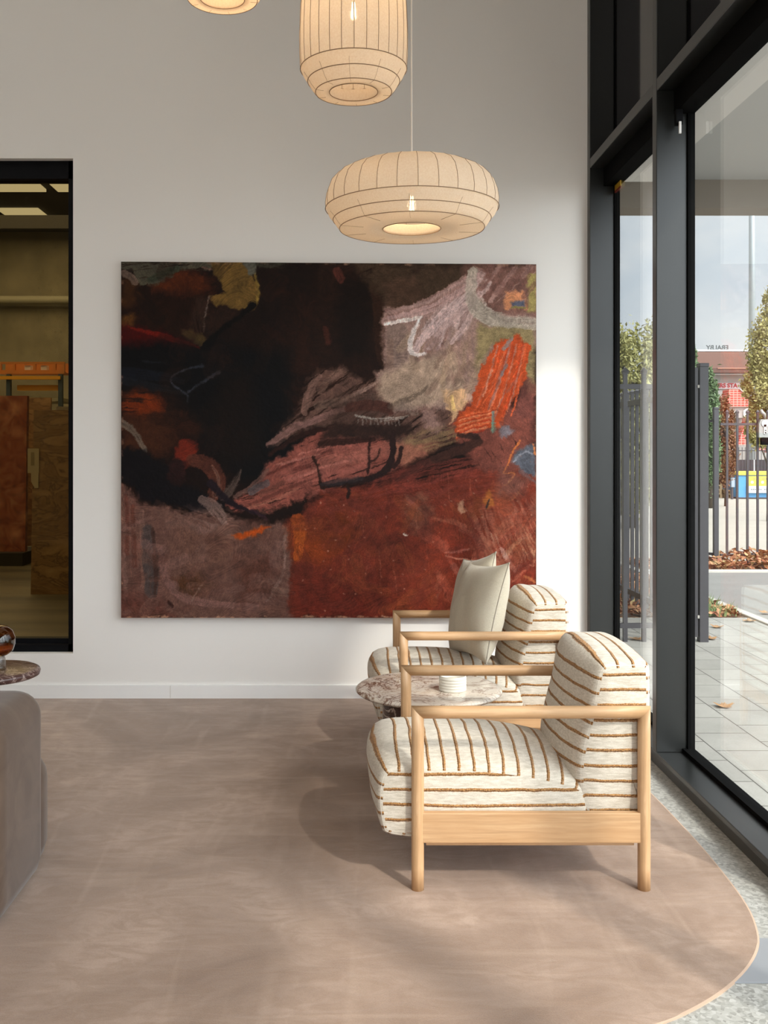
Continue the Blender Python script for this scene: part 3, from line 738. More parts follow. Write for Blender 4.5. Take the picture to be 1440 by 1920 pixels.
    poly([(880,488),(1010,488),(1010,590),(940,590),(890,570),(860,540)], (112,78,68), 10, op=0.9, brush=(-40,4,0.35))
    poly([(730,600),(770,605),(776,665),(760,690),(728,685)], (136,112,102), 4, op=0.9)
    poly([(715,700),(780,670),(860,660),(870,730),(800,760),(730,760),(700,725)], (168,142,122), 8, rag=10, op=0.95)
    poly([(830,610),(890,620),(885,740),(850,750),(835,690)], (162,128,112), 8, op=0.8, brush=(80,4,0.15))
    poly([(716,520),(780,515),(800,560),(740,580),(722,575)], (70,50,38), 6)
    for P, wd, c_, dr in (([(724,580),(770,580),(850,540),(900,505)],[8,18,22,12],(136,100,92),0.25),([(724,598),(790,590),(860,555),(900,520)],[16,18,20,8],(160,126,118),0.2),([(775,650),(795,620),(850,575),(890,530),(905,510)],[20,24,26,20,10],(176,146,138),0.22),([(800,640),(840,610),(880,570)],[10,12,10],(150,118,112),0.3),([(790,655),(830,640),(870,600)],[16,18,8],(128,92,84),0.35),([(850,640),(880,600),(890,570)],18,(160,130,118),0.35),([(920,560),(935,535)],8,(170,132,122),0.4),([(870,560),(905,520)],6,(190,162,154),0.3)):
        stroke(P, wd, c_, 0.9, dr)
    stroke([(722,602),(755,598),(788,590)], [3,7,3], (206,188,180), 0.95, 0.25)
    stroke([(786,592),(772,625),(769,652),(778,662),(797,660)], [3,6,8,6,3], (208,190,184), 0.95, 0.2)
    stroke([(800,600),(850,560),(885,520)], [3,3,2], (214,196,190), 0.8, 0.35)
    stroke([(790,615),(830,580),(870,545)], [3,3,2], (208,188,182), 0.8, 0.4)
    stroke([(888,505),(880,545),(895,580),(935,600),(1003,602)], [20,28,30,26,24], (148,134,120), 0.85, 0.15, vary=12)
    stroke([(898,545),(908,568),(930,582)], [2,4,2], (206,190,178), 0.8, 0.3)
    stroke([(940,590),(1000,598)], 14, (172,138,126), 0.5, 0.35)
    poly([(895,600),(920,608),(1003,610),(1003,740),(990,740),(975,700),(960,650),(920,640),(905,670),(892,700),(892,640)], (142,124,86), 5, op=0.95, rag=5)
    poly([(985,510),(1006,505),(1006,580),(988,582),(992,550)], (146,130,78), 3, big=6)
    poly([(948,540),(985,545),(988,575),(945,575)], (196,130,92), 3, rag=10, big=6)
    poly([(957,562),(984,557),(985,568),(960,571)], (82,84,98), 2, big=4, rag=3)
    stroke([(960,572),(985,572)], 4, (110,110,60), 0.9)
    # lower right browns
    poly([(855,735),(890,740),(960,760),(1006,730),(1006,880),(900,880),(870,840),(840,815)], (122,66,54), 8, brush=(60,4,0.4))
    poly([(975,700),(1006,720),(1006,790),(965,780)], (110,62,54), 6, op=0.8)
    poly([(828,728),(870,726),(884,742),(862,772),(846,790),(840,760)], (206,162,122), 3, rag=12, big=8)
    stroke([(848,740),(852,765)], 6, (230,190,120), 0.8, 0.3)
    poly([(870,735),(890,735),(886,752),(870,748)], (200,160,142), 4, op=0.8)
    poly([(788,770),(812,766),(830,800),(822,812),(800,800)], (162,126,116), 5, op=0.8)
    poly([(760,810),(850,800),(860,826),(800,840),(760,834)], (140,112,80), 6, op=0.8, brush=(-15,3,0.2))
    # fan of pale mauve strokes
    for i in range(22):
        t = i/21.0
        a = (772+95*t+rng.uniform(-5, 5), 662-30*t+rng.uniform(-6, 6)); b = (902+12*t+rng.uniform(-6, 6), 508+22*t+rng.uniform(-4, 4))
        stroke([a, ((a[0]+b[0])/2-12, (a[1]+b[1])/2-8), b], rng.uniform(4, 12), [(176,148,142),(150,120,114),(190,164,158),(134,102,94),(162,132,124)][i % 5], 0.7, 0.42)
    for i in range(16):
        a = (726+rng.uniform(0, 30), 575+rng.uniform(0, 24)); stroke([a, (800+rng.uniform(-10, 10), 565+rng.uniform(-12, 12)), (880+rng.uniform(-10, 20), 515+rng.uniform(-6, 20))], rng.uniform(3, 9), [(150,116,108),(128,94,86),(170,138,130)][i % 3], 0.6, 0.45)
    for i in range(24):
        a = (rng.uniform(730, 880), rng.uniform(650, 750)); stroke([a, (a[0]+rng.uniform(-20, 35), a[1]-rng.uniform(15, 60))], rng.uniform(6, 16), [(168,140,118),(142,110,96),(160,132,108),(126,98,84)][i % 4], 0.5, 0.42)
    for i in range(22):
        a = (rng.uniform(890, 990), rng.uniform(495, 560)); stroke([a, (a[0]+20, a[1]-26)], rng.uniform(4, 10), [(120,84,76),(148,112,104),(104,70,62)][i % 3], 0.6, 0.42)
    for P, wd, c_, dr in (([(780,655),(800,620),(850,575),(892,528)],[10,20,20,8],(196,168,164),0.38),([(815,628),(858,585),(900,545)],[8,16,10],(184,154,148),0.4),([(730,592),(800,580),(860,545),(896,512)],[6,14,14,8],(178,144,138),0.36),([(845,640),(878,600),(892,566)],[8,14,10],(190,160,154),0.42)):
        stroke(P, wd, c_, 0.8, dr)
    stroke([(722,603),(755,599),(790,591)], [4,8,4], (222,204,196), 0.95, 0.25)
    stroke([(788,592),(773,625),(769,652),(778,662),(799,660)], [4,7,9,7,4], (222,206,200), 0.95, 0.2)
    stroke([(888,505),(880,545),(895,580),(935,600),(1003,602)], [16,24,26,22,20], (164,150,136), 0.8, 0.2)
    # orange-red mark
    poly([(928,642),(945,630),(958,630),(972,622),(978,636),(996,646),(992,672),(986,700),(974,728),(962,745),(945,775),(938,800),(905,798),(870,806),(856,815),(853,792),(862,775),(884,756),(892,722),(900,690),(918,655)], (188,76,36), 2, rag=9, big=5, vary=9)
    for i in range(26):
        t = i/25.0
        a = (930+58*t+rng.uniform(-4,4), 640+10*abs(t-0.5)); b = (884+70*t+rng.uniform(-6,6), 760+20*rng.rand())
        stroke([a, ((a[0]+b[0])/2+4, (a[1]+b[1])/2), b], rng.uniform(1.2, 4), [(214,92,50),(180,56,24),(226,132,96),(150,104,96),(206,78,36)][i % 5], 0.75, 0.45, warp=2)
    for i in range(14):
        y = 762+3.2*i
        stroke([(935-2*i,y),(900-2*i,y+8),(862-0.5*i,y+18)], rng.uniform(1.5, 3.5), [(222,110,66),(170,50,24),(232,150,110)][i % 3], 0.75, 0.4, warp=2)
    stroke([(958,632),(948,645),(944,650)], 7, (134,126,124), 0.8, 0.2)
    stroke([(940,700),(950,680)], 4, (120,110,112), 0.7, 0.3); stroke([(922,690),(905,740)], 3, (232,160,130), 0.8, 0.3)
    stroke([(925,770),(926,790)], 5, (110,136,132), 0.8, 0.2); stroke([(925,790),(926,806)], 6, (108,146,128), 0.8, 0.2)
    poly([(940,795),(955,792),(968,806),(945,820)], (112,112,122), 3, op=0.8)
    stroke([(950,730),(975,700)], 5, (140,90,80), 0.5, 0.4)
    # black marks
    poly([(640,788),(700,795),(770,790),(772,812),(735,822),(640,822),(600,830),(612,805)], (48,30,24), 6, rag=10, big=10)
    stroke([(655,760),(700,755),(730,765)], 20, (72,40,32), 0.8, 0.2)
    stroke([(728,760),(790,735),(800,720)], [8,14,6], (92,76,64), 0.6, 0.4)
    stroke([(666,776),(690,784),(725,785),(765,778)], [3,5,6,3], (168,158,148), 0.85, 0.35)
    for i in range(12): stroke([(672+7*i, 784), (672+7*i, 790+6*rng.rand())], 1.2, (150,140,132), 0.7)
    stroke([(740,765),(765,755),(775,770)], 14, (132,112,100), 0.6, 0.4)
    stroke([(600,832),(650,826),(700,822)], [12,12,8], (48,26,20), 0.9, 0.15)
    stroke([(737,812),(736,855),(724,880),(690,898),(640,906),(604,912)], [12,13,13,12,8,9], (40,24,21), 1, 0.0)
    stroke([(692,822),(693,850),(690,885)], [6,4,5], (44,24,20), 0.95)
    stroke([(712,840),(706,858),(694,864)], [3,3,5], (50,28,22), 0.9)
    stroke([(752,838),(748,860),(738,872)], [8,7,9], (42,24,20), 0.95)
    stroke([(588,856),(597,880),(600,905),(606,912)], [7,4,4,10], (46,26,18), 0.95)
    stroke([(605,908),(640,902),(680,896)], [8,12,8], (52,46,48), 0.6)
    stroke([(652,905),(656,920),(653,930)], [6,5,9], (40,24,18), 0.95)
    stroke([(898,824),(870,838),(830,855),(795,868)], [16,20,18,10], (62,36,28), 0.92, 0.15)
    stroke([(800,866),(770,882),(745,898)], [16,12,8], (80,40,32), 0.7, 0.3)
    stroke([(860,814),(895,816)], [8,12], (54,34,28), 0.9, 0.2)
    stroke([(820,842),(870,830)], 5, (46,28,24), 0.9)
    # blue patch, orange lines
    poly([(960,860),(975,840),(996,834),(1003,828),(1006,892),(990,888),(976,878)], (92,94,104), 3, rag=6, big=8)
    stroke([(964,862),(985,842),(1000,850)], 3, (150,150,160), 0.7, 0.3)
    stroke([(975,882),(1006,905)], 8, (104,92,96), 0.6, 0.3)
    stroke([(976,824),(962,845),(952,870),(944,888),(957,884),(968,886),(958,900),(948,908)], 2.6, (206,114,54), 0.9, 0.1)
    stroke([(974,920),(968,932),(958,936)], 2, (190,110,70), 0.7)
    stroke([(1000,830),(1004,850)], 3, (220,130,70), 0.8)
    poly([(940,870),(990,900),(975,930),(935,925)], (112,78,70), 8, op=0.6)
    poly([(908,918),(922,918),(926,945),(912,952),(906,940)], (170,98,44), 3, op=0.9, big=5)
    stroke([(918,935),(912,950)], [2,5], (48,36,36), 0.9)
    poly([(888,925),(905,935),(900,965),(886,965)], (128,62,34), 6, op=0.7)
    poly([(860,942),(868,936),(874,958),(862,960)], (186,140,112), 2, op=0.8, big=4)
    stroke([(757,1000),(760,1001)], 5, (196,176,160), 0.9)
    # ragged primed edge
    for i in range(90):
        x = rng.uniform(X0, X1); stroke([(x, Y1-rng.rand()*3), (x+rng.uniform(2, 12), Y1-rng.rand()*2)], rng.uniform(1, 3.5), (176,130,104), 0.6, 0.3)
    for i in range(40):
        x = rng.choice([X0+1, X1-1]); y = rng.uniform(Y0, Y1); stroke([(x, y), (x, y+rng.uniform(2, 10))], 2, (150,110,92), 0.5, 0.3)
    for i in range(30):
        x = rng.uniform(X0, X1); stroke([(x, Y0+1), (x+8, Y0+1)], 2.5, (130,100,80), 0.5, 0.3)
    for i in range(60):
        x, y = rng.uniform(560, 1000), rng.uniform(840, 1150); stroke([(x, y), (x+1, y+0.5)], 1.4, (190,140,116), 0.6)
    # final scumble: resample through a small ragged warp and add directional bristle tone
    a1 = fbm(GX/14+GY/60, GY/14, 301, 4)-0.5; a2 = fbm(GX/14, GY/14-GX/50, 311, 4)-0.5
    ix = np.clip(((GX-X0)+a1*4+w1*3)*S, 0, nx-1).astype(int); iy = np.clip(((GY-Y0)+a2*4+w2*3)*S, 0, ny-1).astype(int)
    edge = (np.minimum(np.minimum(GX-X0, X1-GX), np.minimum(GY-Y0, Y1-GY)) > 2)[..., None]
    C[:] = np.where(edge, C[iy, ix], C)
    ang = fbm(GX/150, GY/150, 321, 2)*5.0
    uu = GX*np.cos(ang)+GY*np.sin(ang); vv_ = -GX*np.sin(ang)+GY*np.cos(ang)
    bris = fbm(uu/26, vv_/2.2, 331, 3)-0.5; bris2 = fbm(GX/9, GY/9, 341, 4)-0.5
    C[:] = C*(1+bris[..., None]*0.50+bris2[..., None]*0.34)
    C[:] = C*(1+weave[..., None]*0.10)
    C[:] = np.clip(C, 0, 255)/255
    L = np.where(C <= 0.04045, C/12.92, ((C+0.055)/1.055)**2.4)
    return nx, ny, L, F+w1*0.8

nx, ny, L, RELIEF = build_canvas()
PYF = WY-0.045      # front face of the stretched canvas
kx = PYF/1850.0
px0, px1 = (227-647)*kx, (1005.5-647)*kx
pz0, pztl, pztr = 1.5-310.5*kx, 1.5+357.5*kx, 1.5+352.5*kx
u = np.linspace(0, 1, nx); v = np.linspace(0, 1, ny)
U, V = np.meshgrid(u, v)
xv = px0+(px1-px0)*U; zt = pztl+(pztr-pztl)*U; zv = zt+(pz0-zt)*V
co = np.stack([xv, np.full_like(xv, PYF)-RELIEF*0.0006, zv], -1).reshape(-1, 3).astype(np.float32)
idx = np.arange(nx*ny).reshape(ny, nx)
q = np.stack([idx[1:, :-1], idx[1:, 1:], idx[:-1, 1:], idx[:-1, :-1]], -1).reshape(-1, 4).astype(np.int32)
me = bpy.data.meshes.new('painted_surface'); nf = len(q)
me.vertices.add(nx*ny); me.vertices.foreach_set('co', co.ravel())
me.loops.add(nf*4); me.loops.foreach_set('vertex_index', q.ravel())
me.polygons.add(nf); me.polygons.foreach_set('loop_start', np.arange(0, nf*4, 4, dtype=np.int32)); me.polygons.foreach_set('loop_total', np.full(nf, 4, dtype=np.int32))
me.update(calc_edges=True)
ca = me.color_attributes.new('paint', 'FLOAT_COLOR', 'POINT')
rgba = np.ones((nx*ny, 4), np.float32); rgba[:, :3] = np.clip((L*(np.interp(u, [0, 0.35, 1], [0.92, 0.82, 0.64])[None, :]*(1+0.75*np.clip(1.1-1.8*v, 0, 1)[:, None]*np.clip(u*1.6-0.3, 0, 1)[None, :]))[..., None]).reshape(-1, 3), 0, 0.9); ca.data.foreach_set('color', rgba.ravel())  # paint tone graded across the canvas to offset uneven room light
me.polygons.foreach_set('use_smooth', [True]*nf)
def paint_b(t, p):
    a = t.n('ShaderNodeVertexColor'); a.layer_name = 'paint'
    return {'Base Color': a.outputs[0], 'Normal': t.bump(t.noise(t.obj(), 260, 2), 0.1, 0.001)}
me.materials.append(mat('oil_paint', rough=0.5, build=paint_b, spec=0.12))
pt = empty('painting', ((px0+px1)/2, WY, pz0), 'large abstract oil painting in dark brown, rust and mauve with an orange mark', 'painting')
ps = bpy.data.objects.new('painted_surface', me); col.objects.link(ps); ps.parent = pt; ps.location = tuple(-c for c in pt.location)
cx = pt.location
vs = [(px0, PYF+0.0012, pz0), (px1, PYF+0.0012, pz0), (px1, PYF+0.0012, pztr), (px0, PYF+0.0012, pztl), (px0, WY-0.001, pz0), (px1, WY-0.001, pz0), (px1, WY-0.001, pztr), (px0, WY-0.001, pztl)]
vs = [tuple(Vector(p_)-cx) for p_ in vs]
link_mesh('stretcher_frame', vs, [(0,1,2,3),(7,6,5,4),(0,4,5,1),(1,5,6,2),(2,6,7,3),(3,7,4,0)], mat('raw_canvas_edge', srgb(120, 92, 72), 0.9), pt)

# ------------------------------------------------------------------ armchair
def resample(P, n):
    P = np.array(P+[P[0]]); d = np.r_[0, np.cumsum(np.hypot(*(P[1:]-P[:-1]).T))]
    s_ = np.linspace(0, d[-1], n, endpoint=False)
    return np.stack([np.interp(s_, d, P[:, 0]), np.interp(s_, d, P[:, 1])], -1), d[-1]
def cushion(name, prof, y0, y1, crown, m, parent, r=0.022, bulge=0.012, s0=0.0, n=120, nc=26, cap_off=0.0):
    """closed side profile swept across the seat width; uv.x is the running length for the stripes"""
    P, per = resample(chaikin(prof, 3), n)
    T = np.roll(P, -1, 0)-np.roll(P, 1, 0); T /= np.linalg.norm(T, axis=1)[:, None]
    area = 0.5*np.sum(P[:, 0]*np.roll(P[:, 1], -1)-np.roll(P[:, 0], -1)*P[:, 1])
    N = np.stack([T[:, 1], -T[:, 0]], -1)*(1 if area > 0 else -1)
    W = (y1-y0)/2; yc = (y0+y1)/2
    cw = np.array([crown(nn, pp) for nn, pp in zip(N, P)])
    cw = sum(np.roll(cw, k) for k in range(-4, 5))/9
    ts = []
    for j in range(nc+1):
        a = -PI/2+PI*j/nc; ts.append(math.sin(a))
    verts = []; arc = np.arange(n)/n*per
    for t in ts:
        y = t*W; e = abs(y)-(W-r); ins = r*(1-math.sqrt(max(0, 1-(max(e, 0)/r)**2)))
        c = (1-abs(t)**2.2)
        R = P+N*(cw*c)[:, None]-N*ins*0.8
        verts += [(x, yc+y, z) for x, z in R]
    faces = []; uvs = []
    nr = len(ts)
    for j in range(nr-1):
        for i in range(n):
            i2 = (i+1) % n; faces.append((j*n+i, j*n+i2, (j+1)*n+i2, (j+1)*n+i))
            a0, a1 = arc[i]+s0, (arc[i2] if i2 else per)+s0
            uvs += [(a0, ts[j]), (a1, ts[j]), (a1, ts[j+1]), (a0, ts[j+1])]
    # caps
    cen = P.mean(0)
    for side, base in ((-1, 0), (1, (nr-1)*n)):
        prev = [base+i for i in range(n)]; pv = [verts[k] for k in prev]; pr = list(prev)
        K = 7
        for k in range(1, K+1):
            f = 1-k/K
            if k < K:
                cur = []
                for i in range(n):
                    v0 = verts[base+i]; cur.append(len(verts))
                    verts.append((cen[0]+(v0[0]-cen[0])*f, yc+side*(W+bulge*(1-f*f)), cen[1]+(v0[2]-cen[1])*f))
            else:
                cur = [len(verts)]*n; verts.append((cen[0], yc+side*(W+bulge), cen[1]))
            for i in range(n):
                i2 = (i+1) % n
                q_ = (pr[i], pr[i2], cur[i2], cur[i]) if k < K else (pr[i], pr[i2], cur[i])
                if side > 0: pass
                faces.append(q_); uvs += [(verts[z_][2]+cap_off, 3) for z_ in q_]
            pr = cur
    o = link_mesh(name, verts, faces, m, parent, True, uvs)
    # fix normals outward
    bm = bmesh.new(); bm.from_mesh(o.data); bmesh.ops.recalc_face_normals(bm, faces=bm.faces); bm.to_mesh(o.data); bm.free()
    # stitched seam cords
    for t in (-1, 1):
        bm = bmesh.new()
        y = yc+t*(W-0.004); R = P-N*(r*0.45)
        pts_ = [(x, y, z) for x, z in R]+[(R[0][0], y, R[0][1])]
        add_tube(bm, pts_, 0.0022, 5, False)
        bm_obj('seam', bm, M_cream, o, True)
    return o

RT = 0.0215
CH_L, CH_W, ARM_Z = 0.774, 0.645, 0.611     # leg centre to leg centre, arm centre to arm centre
def mitre_tube(name, p0, p1, axis, m, parent, sx0, sx1, seg=24):
    """round bar; at each end the ring is cut at 45 degrees along the given sign"""
    vs, fs = [], []
    L_ = p1-p0; nseg = 8
    for j in range(nseg+1):
        q = j/nseg
        for k in range(seg):
            a = 2*PI*k/seg; c1, c2 = RT*math.cos(a), RT*math.sin(a)
            s_ = p0+L_*q
            if j == 0: s_ += sx0*c1
            if j == nseg: s_ += sx1*c1
            vs.append((c1, c2, s_) if axis == 'z' else (s_, c2, c1))
    for j in range(nseg):
        for k in range(seg): k2 = (k+1) % seg; fs.append((j*seg+k, j*seg+k2, (j+1)*seg+k2, (j+1)*seg+k))
    fs.append(tuple(range(seg))[::-1]); fs.append(tuple(nseg*seg+k for k in range(seg)))
    o = link_mesh(name, vs, fs, m, parent, True)
    bm = bmesh.new(); bm.from_mesh(o.data); bmesh.ops.recalc_face_normals(bm, faces=bm.faces)
    for f in bm.faces:
        if len(f.verts) > 4: f.smooth = False
    bm.to_mesh(o.data); bm.free(); return o

def make_armchair():
    t = empty('armchair', (0, 0, 0), '', 'armchair', 'oak armchairs with striped cushions')
    for ly in (0, CH_W):
        a = mitre_tube('leg', 0.006, ARM_Z, 'z', M_woodv, t, 0, -1); a.location = (0, ly, 0)
        a = mitre_tube('leg', 0.006, ARM_Z, 'z', M_woodv, t, 0, 1); a.location = (CH_L, ly, 0)
        a = mitre_tube('armrest', 0.0, CH_L, 'x', M_wood, t, -1, 1); a.location = (0, ly, ARM_Z)
        box('side_rail', 0.012, CH_L-0.012, ly-0.014, ly+0.014, 0.168, 0.270, M_wood, t, bev=0.003)
    box('front_rail', 0.0, 0.028, 0.014, CH_W-0.014, 0.168, 0.20, M_wood, t, bev=0.003)
    box('back_rail', CH_L-0.028, CH_L, 0.014, CH_W-0.014, 0.168, 0.236, M_wood, t, bev=0.003)
    box('seat_deck', 0.03, CH_L-0.03, 0.014, CH_W-0.014, 0.150, 0.162, M_wood, t)
    seat = [(-0.108,0.165),(-0.128,0.22),(-0.138,0.30),(-0.130,0.37),(-0.112,0.408),(-0.098,0.414),(-0.02,0.418),(0.10,0.420),(0.24,0.416),(0.40,0.396),(0.53,0.366),(0.575,0.350),(0.60,0.29),(0.60,0.20),(0.58,0.165),(0.30,0.165)]
    seat = [(x, z) for x, z in seat]
    cushion('seat_cushion', seat, 0.027, CH_W-0.027, lambda n, p: 0.062*max(0, n[1])+(0.022*max(0, -n[0]) if p[1] > 0.2 else 0), M_stripe, t, s0=0.012, cap_off=0.0)
    back = [(0.578,0.24),(0.560,0.30),(0.556,0.36),(0.556,0.43),(0.575,0.52),(0.603,0.62),(0.618,0.72),(0.630,0.760),(0.648,0.772),(0.72,0.774),(0.79,0.776),(0.803,0.768),(0.808,0.72),(0.806,0.5),(0.800,0.26),(0.79,0.24)]
    cushion('back_cushion', back, 0.027, CH_W-0.027, lambda n, p: 0.055*max(0, -n[0])+0.022*max(0, n[1]), M_stripe, t, s0=0.03, cap_off=0.02)
    return t
CH1 = (0.227+RT, 3.375, 0.0)
ch = make_armchair(); ch.location = CH1
ch['label'] = 'nearer oak armchair with cream and brown striped cushions, in front of the marble table'
ch2 = copy_tree(ch); ch2.location = (0.262+RT, 4.775, 0.0)
ch2['label'] = 'farther oak armchair with striped cushions, carrying two pillows, below the painting'

# pillows leaning in the farther chair
def pillow(name, size, th, loc, rot, label):
    N = 28; vs = []; fs = []
    def pt(a, b, sgn):
        e = (1-abs(a)**2.6)*(1-abs(b)**2.6)
        t = max(0, e)**0.55
        pull = 1-0.11*(1-abs(a)**2)*abs(b)**3-0.0*abs(a)
        pull2 = 1-0.11*(1-abs(b)**2)*abs(a)**3
        wr = 1+0.05*math.sin(7*a+3*b)*math.cos(5*b-2*a)
        return (sgn*th/2*t*wr, a*size/2*pull2, b*size/2*pull)
    for sgn in (-1, 1):
        base = len(vs)
        for i in range(N+1):
            for j in range(N+1):
                a = math.sin((i/N-0.5)*PI); b = math.sin((j/N-0.5)*PI); vs.append(pt(a, b, sgn))
        for i in range(N):
            for j in range(N):
                q_ = (base+i*(N+1)+j, base+(i+1)*(N+1)+j, base+(i+1)*(N+1)+j+1, base+i*(N+1)+j+1)
                fs.append(q_ if sgn > 0 else q_[::-1])
    t = empty(name, loc, label, 'pillow', 'linen pillows'); t.rotation_euler = rot
    o = link_mesh('pillow_cover', vs, fs, M_linen, t, True)
    bm = bmesh.new(); bm.from_mesh(o.data); bmesh.ops.remove_doubles(bm, verts=bm.verts, dist=1e-5); bmesh.ops.recalc_face_normals(bm, faces=bm.faces); bm.to_mesh(o.data); bm.free()
    bm = bmesh.new(); L_ = []
    for k in range(0, 120):
        s_ = k/120*4; e = int(s_); f = math.sin(((s_-e)-0.5)*PI)
        a, b = [(f, -1), (1, f), (-f, 1), (-1, -f)][e]; L_.append(pt(a, b, 1))
    L_.append(L_[0]); add_tube(bm, L_, 0.0032, 6, False); bm_obj('piping', bm, M_pipe, t, True)
    return t
pillow('pillow', 0.50, 0.20, (0.678, 5.02, 0.700), (math.radians(-5), math.radians(16), math.radians(13)), 'beige linen pillow with grey piping, front one on the farther armchair')
pillow('pillow', 0.46, 0.14, (0.672, 5.22, 0.728), (math.radians(-11), math.radians(14), math.radians(12)), 'beige linen pillow mostly hidden behind the front pillow')

# ------------------------------------------------------------------ marble side table between the chairs
TX, TY = 0.372, 4.40
tb = empty('side_table', (TX, TY, 0.006), 'round cream marble side table with brown veins between the two armchairs', 'table')
lathe('table_top', [(0, 0.450), (0.30, 0.450), (0.316, 0.447), (0.325, 0.439), (0.325, 0.435), (0.316, 0.427), (0.30, 0.424), (0, 0.424)], M_marble, tb, 96)
bm = bmesh.new(); add_lathe(bm, [(0, 0.424), (0.205, 0.424), (0.205, 0.0), (0, 0.0)], 64); b_ = bm_obj('table_base', bm, M_marbleb, tb, False)
cu = empty('candle_bowl', (TX+0.10, TY-0.07, 0.456), 'small white ribbed stone bowl on the cream marble table', 'bowl')
prof = [(0, 0.0), (0.056, 0.0)]
for i in range(5): prof += [(0.060, 0.004+i*0.012), (0.060, 0.0115+i*0.012), (0.0575, 0.0135+i*0.012)]
prof += [(0.060, 0.066), (0.054, 0.066), (0.052, 0.02), (0, 0.02)]
lathe('bowl_body', prof, mat('white_stone', srgb(232, 228, 216), 0.4), cu, 48)
lathe('wax', [(0, 0.045), (0.0515, 0.045), (0.0515, 0.021), (0, 0.021)], mat('wax', srgb(240, 232, 214), 0.5), cu, 32)

# ------------------------------------------------------------------ dark marble table with amber lamp (left)
D = 4.53; kk = D/1850
dt_ = empty('side_table', (-14*1.0*kk-647*kk+0*kk, D, 0.006), 'small round dark burgundy marble table behind the velvet sofa', 'table')
lathe('table_top', [(0, 0.500), (0.195, 0.500), (0.208, 0.494), (0.212, 0.486), (0.208, 0.470), (0.195, 0.464), (0, 0.464)], M_marbled, dt_, 72)
lathe('table_stem', [(0, 0.464), (0.032, 0.464), (0.032, 0.02), (0, 0.02)], M_marbled, dt_, 24)
lathe('table_foot', [(0, 0.02), (0.14, 0.02), (0.145, 0.01), (0.145, 0), (0, 0)], M_marbled, dt_, 48)
vx = (-2-647)*kk
vs_ = empty('glass_vase', (vx, D-0.02, 0.5065), 'amber glass bulb vase on a clear glass foot on the dark marble table', 'vase')
z0 = 0.062
bp = [(0.018, z0), (0.045, z0+0.006), (0.068, z0+0.024), (0.079, z0+0.055), (0.078, z0+0.085), (0.066, z0+0.116), (0.046, z0+0.134), (0.02, z0+0.141), (0, z0+0.142)]
bi = [(max(r-0.004, 0), z-0.004 if i > 3 else z+0.004) for i, (r, z) in enumerate(bp)]
lathe('glass_bulb', bp, M_amber, vs_, 48); 
lathe('amber_liquid', [(0, z0+0.004), (0.04, z0+0.010), (0.062, z0+0.027), (0.070, z0+0.045), (0, z0+0.045)], mat('amber_resin', srgb(190, 120, 20), 0.2, Transmission_Weight=0.6), vs_, 48)
lathe('glass_foot', [(0.040, 0.0), (0.038, 0.02), (0.036, 0.045), (0.030, 0.066), (0.026, 0.066), (0.030, 0.045), (0.032, 0.02), (0.034, 0.0)], M_clearv, vs_, 32, close=True)

# ------------------------------------------------------------------ velvet sofa (left): rounded back slab and lower seat, seen end-on
sf = empty('sofa', (-2.2, 3.6, 0.006), 'taupe velvet sofa with rounded ends cut by the left picture edge', 'sofa')
def soft_block(name, x0, x1, y0, y1, z0, z1, rp, rt, m, parent, flare=0.0):
    """rounded-plan block, top edge rounded; rp plan radius, rt top radius"""
    ring = []
    for (cx_, cy_, a0) in ((x1-rp, y0+rp, -PI/2), (x1-rp, y1-rp, 0), (x0+rp, y1-rp, PI/2), (x0+rp, y0+rp, PI)):
        for k in range(13): a = a0+PI/2*k/12; ring.append((cx_, cy_, math.cos(a), math.sin(a)))
    lv = [(-0.03, z0), (-0.012, z0+0.02), (0, z0+0.06), (0, z0+(z1-z0)*0.5)]
    for k in range(0, 9): a = PI/2*k/8; lv.append((-rt*(1-math.cos(a)), z1-rt+rt*math.sin(a)))
    vs, fs = [], []
    for off_, z in lv:
        for cx_, cy_, c, s_ in ring: r_ = rp+off_; vs.append((cx_+c*r_, cy_+s_*r_, z))
    n = len(ring)
    for j in range(len(lv)-1):
        for i in range(n): i2 = (i+1) % n; fs.append((j*n+i, j*n+i2, (j+1)*n+i2, (j+1)*n+i))
    # crowned top
    b0 = (len(lv)-1)*n; cx_, cy_ = (x0+x1)/2, (y0+y1)/2; pr = [b0+i for i in range(n)]
    for k, f in enumerate((0.8, 0.5, 0.2)):
        cur = []
        for i in range(n):
            v0 = vs[b0+i]; cur.append(len(vs)); vs.append((cx_+(v0[0]-cx_)*f, cy_+(v0[1]-cy_)*f, z1+0.012*(1-f*f)))
        for i in range(n): i2 = (i+1) % n; fs.append((pr[i], pr[i2], cur[i2], cur[i]))
        pr = cur
    fs.append(tuple(pr)); fs.append(tuple(range(n))[::-1])
    vs = [(a-parent.location.x, b-parent.location.y, c) for a, b, c in vs]
    return link_mesh(name, vs, fs, m, parent, True)
soft_block('sofa_back', -3.6, -1.078, 3.04, 3.59, 0.0, 0.645, 0.11, 0.085, M_velvet, sf)
soft_block('sofa_seat', -3.6, -1.10, 3.35, 3.86, 0.0, 0.385, 0.25, 0.10, M_velvet, sf)

